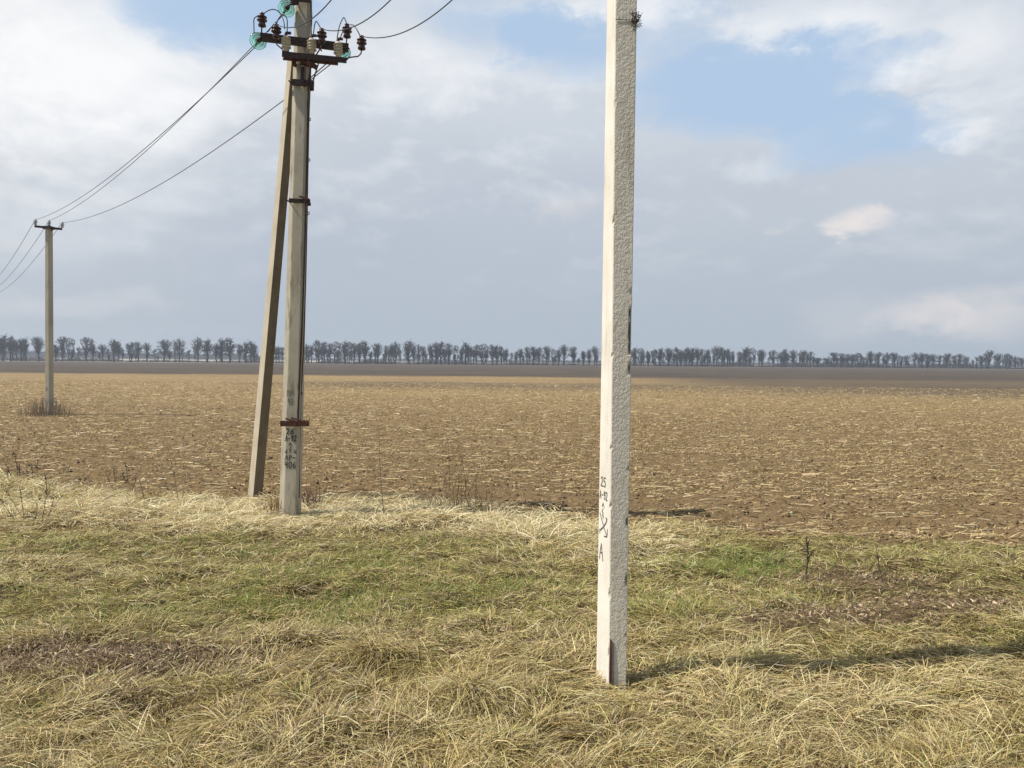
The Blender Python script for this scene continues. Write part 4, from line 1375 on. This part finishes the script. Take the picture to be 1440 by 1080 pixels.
def tree_meshes(seed, style):
    """unit tree: height 1, crown width 1; returns trunk mesh, crown mesh"""
    rr = random.Random(seed)
    segs_t = []; segs_c = []
    zc, rz, rx = {'round': (.62, .38, .27), 'tall': (.58, .42, .15), 'low': (.54, .46, .28), 'twin': (.57, .43, .20)}[style]
    lob = [(rr.uniform(0, 6.28), rr.uniform(.65, 1.1)) for _ in range(5)]

    def inside(p, k=1.0):
        a = math.atan2(p.y, p.x)
        f = 1.0
        for la, lr in lob:
            dlt = abs((a - la + math.pi) % (2 * math.pi) - math.pi)
            f = min(f, lr + dlt * .6)
        return (p.x / (rx * f)) ** 2 + (p.y / (rx * f)) ** 2 + ((p.z - zc) / rz) ** 2 < k
    tops = []
    for tr in range(2 if style == 'twin' else 1):
        bx = 0 if style != 'twin' else (-.06, .06)[tr]
        p = Vector((0, 0, -.02)); r = .030 if style != 'twin' else .022
        n = 7
        for i2 in range(n):
            q = Vector((bx * (1 + i2 * .25) + rr.gauss(0, .010), rr.gauss(0, .010), (i2 + 1) / n * rr.uniform(.80, .86)))
            segs_t.append((p, q, r, r * .86)); tops.append((q, r)); p = q; r *= .86

    def twigs(p, d, ln, r, lvl):
        for _ in range({1: 4, 2: 3, 3: 0}[lvl]):
            nd = (d + Vector((rr.gauss(0, .7), rr.gauss(0, .7), rr.gauss(.25, .45)))).normalized()
            src = p - d * ln * rr.uniform(0, .75)
            q = src + nd * ln * rr.uniform(.45, .85)
            if not inside(q, 1.12): q = src.lerp(q, .45)
            segs_c.append((src, q, r, r * .6))
            twigs(q, nd, (q - src).length, r * .62, lvl + 1)
    limbs = 24 if style != 'low' else 18
    for i2 in range(limbs):
        q0, r0 = tops[rr.randrange(len(tops))] if i2 > 5 else tops[-1 - i2 % 2]
        if q0.z < .16: q0, r0 = tops[len(tops) // 2]
        for _ in range(30):
            t = Vector((rr.uniform(-rx, rx), rr.uniform(-rx, rx), rr.uniform(zc - rz * .7, zc + rz)))
            if inside(t) and t.z > q0.z + .02 - .1 * rr.random() and (t - q0).length > .08: break
        m1 = q0.lerp(t, .5) + Vector((0, 0, -.02 - .03 * rr.random()))
        rad = min(r0 * .65, .014)
        segs_c.append((q0, m1, rad, rad * .8)); segs_c.append((m1, t, rad * .8, rad * .5))
        twigs(t, (t - m1).normalized(), (t - m1).length * 1.1 + .03, rad * .5, 1)
        twigs(m1, (m1 - q0).normalized(), (t - m1).length * .9 + .02, rad * .45, 1)
    # normalise: height 1, width 1
    zmax = max(s[1].z for s in segs_c); xs = [abs(s[1].x) for s in segs_c] + [abs(s[1].y) for s in segs_c]
    xs.sort(); w = 2 * xs[int(len(xs) * .97)]

    def mk(name, segs, mat, minr):
        V = []; Fq = []
        for p, q, r0, r1 in segs:
            d = (q - p).normalized()
            s = d.cross(Vector((.3, .8, .5))).normalized(); t = d.cross(s)
            b0 = len(V)
            for c, r in ((p, max(r0, minr)), (q, max(r1, minr * .8))):
                for k2 in range(3):
                    an = 2.094 * k2
                    v = c + (s * math.cos(an) + t * math.sin(an)) * r
                    V.append((v.x / w, v.y / w, min(v.z / zmax, 1.0)))
            for k2 in range(3):
                a = b0 + k2; b2 = b0 + (k2 + 1) % 3
                Fq.append((a, b2, b2 + 3, a + 3))
        me = bpy.data.meshes.new(name); me.from_pydata(V, [], Fq); me.materials.append(mat); me.update()
        return me
    return mk('trunk', segs_t, M_TREE[0], .014), mk('crown', segs_c, M_TREE[1], .0015)


STY = ['round', 'round', 'round', 'tall', 'tall', 'tall', 'low', 'twin', 'twin']
VAR = [(s, *tree_meshes(100 + i, s)) for i, s in enumerate(STY)]
TREES = """5 471 17|15 473 11|23 478 10|30 476 12|36 476 9|54 474 18|78 484 9|88 474 18|99 476 12|110 489 9|122 475 19|131 483 9|144 484 14|152 490 8|161 477 16|
167 482 10|184 482 14|194 481 11|206 482 14|218 491 9|232 478 20|246 489 9|253 477 18|266 492 8|278 475 18|292 477 14|304 484 11|312 476 14|323 476 16|337 484 9|346 481 12|353 479 12|358 484 10|
388 487 8|392 487 8|397 488 7|431 484 11|438 485 8|448 479 16|456 481 10|464 483 10|473 481 12|485 480 14|491 481 10|498 482 9|505 481 11|513 480 14|531 483 16|
543 486 8|550 485 10|557 481 16|575 479 16|582 485 8|588 485 10|595 487 10|605 484 10|613 481 13|620 481 12|631 483 12|641 486 10|650 487 8|655 481 14|662 487 8|670 485 11|
680 484 14|692 485 11|698 485 9|705 487 10|712 490 8|719 496 8|726 494 9|732 490 10|741 488 9|750 487 12|758 488 9|769 487 14|778 491 8|785 491 8|793 485 16|806 488 14|
820 493 9|828 491 8|836 487 14|850 489 12|866 490 12|880 490 11|892 489 10|901 490 12|911 493 9|920 492 12|929 489 10|940 489 13|952 489 12|958 492 9|965 489 11|973 489 12|980 489 10|987 491 10|
995 491 10|1008 487 16|1015 488 10|1023 490 10|1030 494 6|1040 494 9|1049 488 14|1057 490 12|1071 492 14|1087 493 14|1099 494 10|1104 491 8|1115 492 12|1128 493 13|1139 495 14|
1149 503 13|1163 503.5 13|1173 496 18|1184 497 10|1191 498 8|1198 498 9|1206 497 13|1213 502 8|1224 494 14|1235 496 12|1246 496 14|1258 496 13|1268 501 9|1275 500 10|1286 496 14|1296 496 10|1304 498 12|1312 498 12|
1321 500 10|1331 497 12|1342 500 10|1350 498 12|1359 501 9|1373 502 8|1381 500 10|1390 493 13|1405 497 14|1417 498 12|1428 501 10|1437 503 10"""
TL = [tuple(float(v) for v in s.split()) for s in TREES.replace('\n', '').split('|') if s.strip()]
HOR = lambda px: 500.1 + .0093 * px


def belt_depth(px):
    below = 7.6 + (5.7 - 7.6) * px / 1440.0
    return CAMH * F / below


ORD = ['first', 'second', 'third', 'fourth', 'fifth', 'sixth', 'seventh', 'eighth', 'ninth', 'tenth', 'eleventh', 'twelfth', 'thirteenth', 'fourteenth',
       'fifteenth', 'sixteenth', 'seventeenth', 'eighteenth', 'nineteenth', 'twentieth', 'twenty-first', 'twenty-second', 'twenty-third', 'twenty-fourth', 'twenty-fifth']
MARKS = [(-1, None, 'the left end of the treeline'), (68, None, 'the small distant pole'), (371, None, 'the leaning strut'), (412, None, 'the braced pole'),
         (865, None, 'the closest pole'), (1156, None, 'the wide treeline notch'), (1366, None, 'its narrow right-end gap'), (1441, None, 'the right end of the treeline')]


def tree_label(i, adj):
    x = TL[i][0]
    best = None
    for mx, _, nm in MARKS:
        between = [t for t in TL if min(x, mx) < t[0] < max(x, mx)]
        if mx in (371, 412, 865, 68):       # trees hidden behind the mark are not counted
            half = {371: 11, 412: 13, 865: 23, 68: 5}[mx]
            between = [t for t in between if abs(t[0] - mx) > half]
            if abs(x - mx) <= half: return '%s bare tree in the far treeline, mostly hidden behind %s' % (adj, nm)
        if best is None or len(between) < best[0]:
            best = (len(between), nm, 'right' if x > mx else 'left', mx)
    n, nm, side, mx = best
    if mx == -1: return '%s bare tree of the far treeline, %s counting from its left end' % (adj, ORD[n])
    if mx == 1441: return '%s bare tree of the far treeline, %s counting from its right end' % (adj, ORD[n])
    return '%s bare tree in far treeline, %s %s of %s' % (adj, ORD[n], side, nm)


rr = random.Random(21)
hid = {}
for i, (px, ty, w) in enumerate(TL):
    D = belt_depth(px) + rr.uniform(-4, 8)
    p = G(px, 520); d = ray(px, HOR(px) + 3)
    x = d.x / d.y * D
    by = HOR(px) + CAMH * F / D
    H = (by - ty) * D / F * 1.06
    wd = w * D / F * 1.05
    ratio = w / (by - ty)
    if ratio > .50: st_ = rr.choice([0, 1, 2, 0, 1, 2, 7])
    elif H < 8: st_ = rr.choice([6, 6, 7])
    else: st_ = rr.choice([3, 4, 5, 8, 3, 4, 5])
    adj = ('broad round-crowned' if ratio > .52 else 'narrow upright' if ratio < .36 else 'slender')
    if ty > HOR(px) - 11: adj = 'low ' + adj.split()[0]
    lab = tree_label(i, adj)
    if lab in hid: lab = lab.replace(' bare tree', ' thinner bare tree', 1) if lab.replace(' bare tree', ' thinner bare tree', 1) not in hid else lab.replace(' bare tree', ' hindmost bare tree', 1)
    hid[lab] = 1
    root = thing('bare_tree', (x, D, 0), lab, 'tree', 'bare trees of the far shelterbelt')
    root.rotation_euler = (0, 0, rr.uniform(0, 6.28))
    root.scale = (wd, wd, H)
    for nm, me in (('trunk', VAR[st_][1]), ('crown', VAR[st_][2])):
        o = bpy.data.objects.new(nm, me); COL.objects.link(o); o.parent = root


for px in np.concatenate([rr_g for rr_g in (np.arange(426, 840, 8.6), np.arange(892, 1146, 7.0), np.arange(1170, 1440, 6.0), np.arange(2, 360, 17))]):
    px = float(px) + rr.uniform(-2.2, 2.2)
    front = min(TL, key=lambda t: abs(t[0] - px))
    D = belt_depth(px) + rr.uniform(10, 24)
    d = ray(px, HOR(px) + 3)
    H = (HOR(px) + CAMH * F / D - front[1]) * D / F * rr.uniform(.5, .85)
    wd = H * rr.uniform(.26, .42)
    st_ = rr.choice([3, 4, 5, 6, 7, 8, 3, 4, 5])
    root = thing('bare_tree', (d.x / d.y * D, D, 0), 'slighter bare tree of the rear row, showing in gaps of the far treeline', 'tree', 'bare trees of the rear row in the far treeline')
    root.rotation_euler = (0, 0, rr.uniform(0, 6.28))
    root.scale = (wd, wd, H)
    for nm, me in (('trunk', VAR[st_][1]), ('crown', VAR[st_][2])):
        o = bpy.data.objects.new(nm, me); COL.objects.link(o); o.parent = root


def rods(name, P, Qd, r, mat, label, cat):
    """many thin three-sided twigs as one mass"""
    P = np.array(P, float); Qd = np.array(Qd, float); r = np.array(r, float)
    N = len(P)
    d = Qd - P; d /= np.linalg.norm(d, axis=1)[:, None]
    s = np.cross(d, np.array([.3, .8, .5])); s /= np.linalg.norm(s, axis=1)[:, None]; t = np.cross(d, s)
    V = np.zeros((N, 6, 3))
    for k in range(3):
        a = 2.094 * k
        o_ = (s * math.cos(a) + t * math.sin(a))
        V[:, k] = P + o_ * r[:, None]; V[:, k + 3] = Qd + o_ * (r * .6)[:, None]
    f = np.array([[0, 1, 4, 3], [1, 2, 5, 4], [2, 0, 3, 5]])
    Q = (np.arange(N)[:, None, None] * 6 + f[None]).reshape(-1, 4)
    o = np_mesh(name, V.reshape(-1, 3), Q, mat)
    tag(o, label, cat, kind='stuff')


def undergrowth():
    P = []; Qd = []; r = []
    g = np.random.default_rng(5)
    N = 7500
    for px in g.uniform(-40, 1480, N):
        right = np.clip((px - 1000) / 120, 0, 1)
        nn = float(vnoise(np.array([px / 26.0]), np.array([.5]), 7)[0])
        if right < .5 and nn < .42 and px > 400: 
            if g.random() < .6: continue
        D = belt_depth(px) + g.uniform(2, 22)
        x = ray(px, HOR(px)).x / ray(px, HOR(px)).y * D
        h = (.6 + 4.6 * nn ** 1.6 * g.random()) * (.75 + .85 * right)
        if px < 400: h *= .9
        for _ in range(6):
            a = g.uniform(0, 6.28); z0 = g.uniform(0, h * .55)
            p = (x + g.normal(0, .5), D + g.normal(0, .6), z0)
            P.append(p); Qd.append((p[0] + math.cos(a) * h * .22, p[1] + math.sin(a) * h * .22, z0 + h * g.uniform(.3, .5))); r.append(g.uniform(.03, .06))
    rods('undergrowth', P, Qd, r, M_TREE[1], 'dense bare undergrowth along the foot of the far treeline', 'undergrowth')
    # blue distant wood beyond the gap on the left and behind the belt
    P = []; Qd = []; r = []
    for px in np.concatenate([g.uniform(-60, 430, 6500), g.uniform(420, 1500, 5200)]):
        D = g.uniform(820, 960)
        x = ray(px, HOR(px)).x / ray(px, HOR(px)).y * D
        nn = float(fbm(np.array([px / 18.0]), np.array([1.5]), 13, 3)[0])
        lf = np.clip((430 - px) / 120, 0, 1)
        h = (3.4 + 7.0 * nn) * (.5 + .7 * lf)
        for _ in range(5):
            z0 = g.uniform(0, h * .6); a = g.uniform(0, 6.28)
            p = (x + g.normal(0, 1.0), D + g.normal(0, 2), z0)
            P.append(p); Qd.append((p[0] + math.cos(a) * h * .15, p[1] + math.sin(a) * h * .15, z0 + h * g.uniform(.3, .5))); r.append(g.uniform(.08, .17))
    rods('distant_wood', P, Qd, r, M_TREE[1], 'low bluish wood on the horizon seen through the far treeline', 'wood')


undergrowth()

# ------------------------------------------------------------------ haze
mb = MB(); mb.box((0, 0, 7.0), (2400, 0, 0), (0, 2400, 0), (0, 0, 8.2))
hz_m = bpy.data.materials.new('haze'); hz_m.use_nodes = True
nt = hz_m.node_tree; nt.nodes.clear()
out = nt.nodes.new('ShaderNodeOutputMaterial'); pv = nt.nodes.new('ShaderNodeVolumePrincipled')
pv.inputs['Color'].default_value = (.80, .88, .98, 1); pv.inputs['Density'].default_value = .00050; pv.inputs['Anisotropy'].default_value = .2
nt.links.new(pv.outputs[0], out.inputs['Volume'])
ho = mb.build('haze', hz_m)
tag(ho, 'thin bluish haze hanging over the flat fields', 'haze', kind='stuff')

# ------------------------------------------------------------------ render settings
scene.render.engine = 'CYCLES'
scene.cycles.max_bounces = 8
scene.cycles.transmission_bounces = 8
scene.cycles.transparent_max_bounces = 8
scene.cycles.use_denoising = True
try:
    scene.cycles.denoiser = 'OPENIMAGEDENOISE'
    scene.cycles.denoising_input_passes = 'RGB_ALBEDO_NORMAL'
    scene.cycles.denoising_prefilter = 'ACCURATE'
except Exception:
    pass
scene.view_settings.view_transform = 'Standard'
scene.view_settings.look = 'None'
scene.view_settings.exposure = 0.1
scene.view_settings.gamma = 1.0
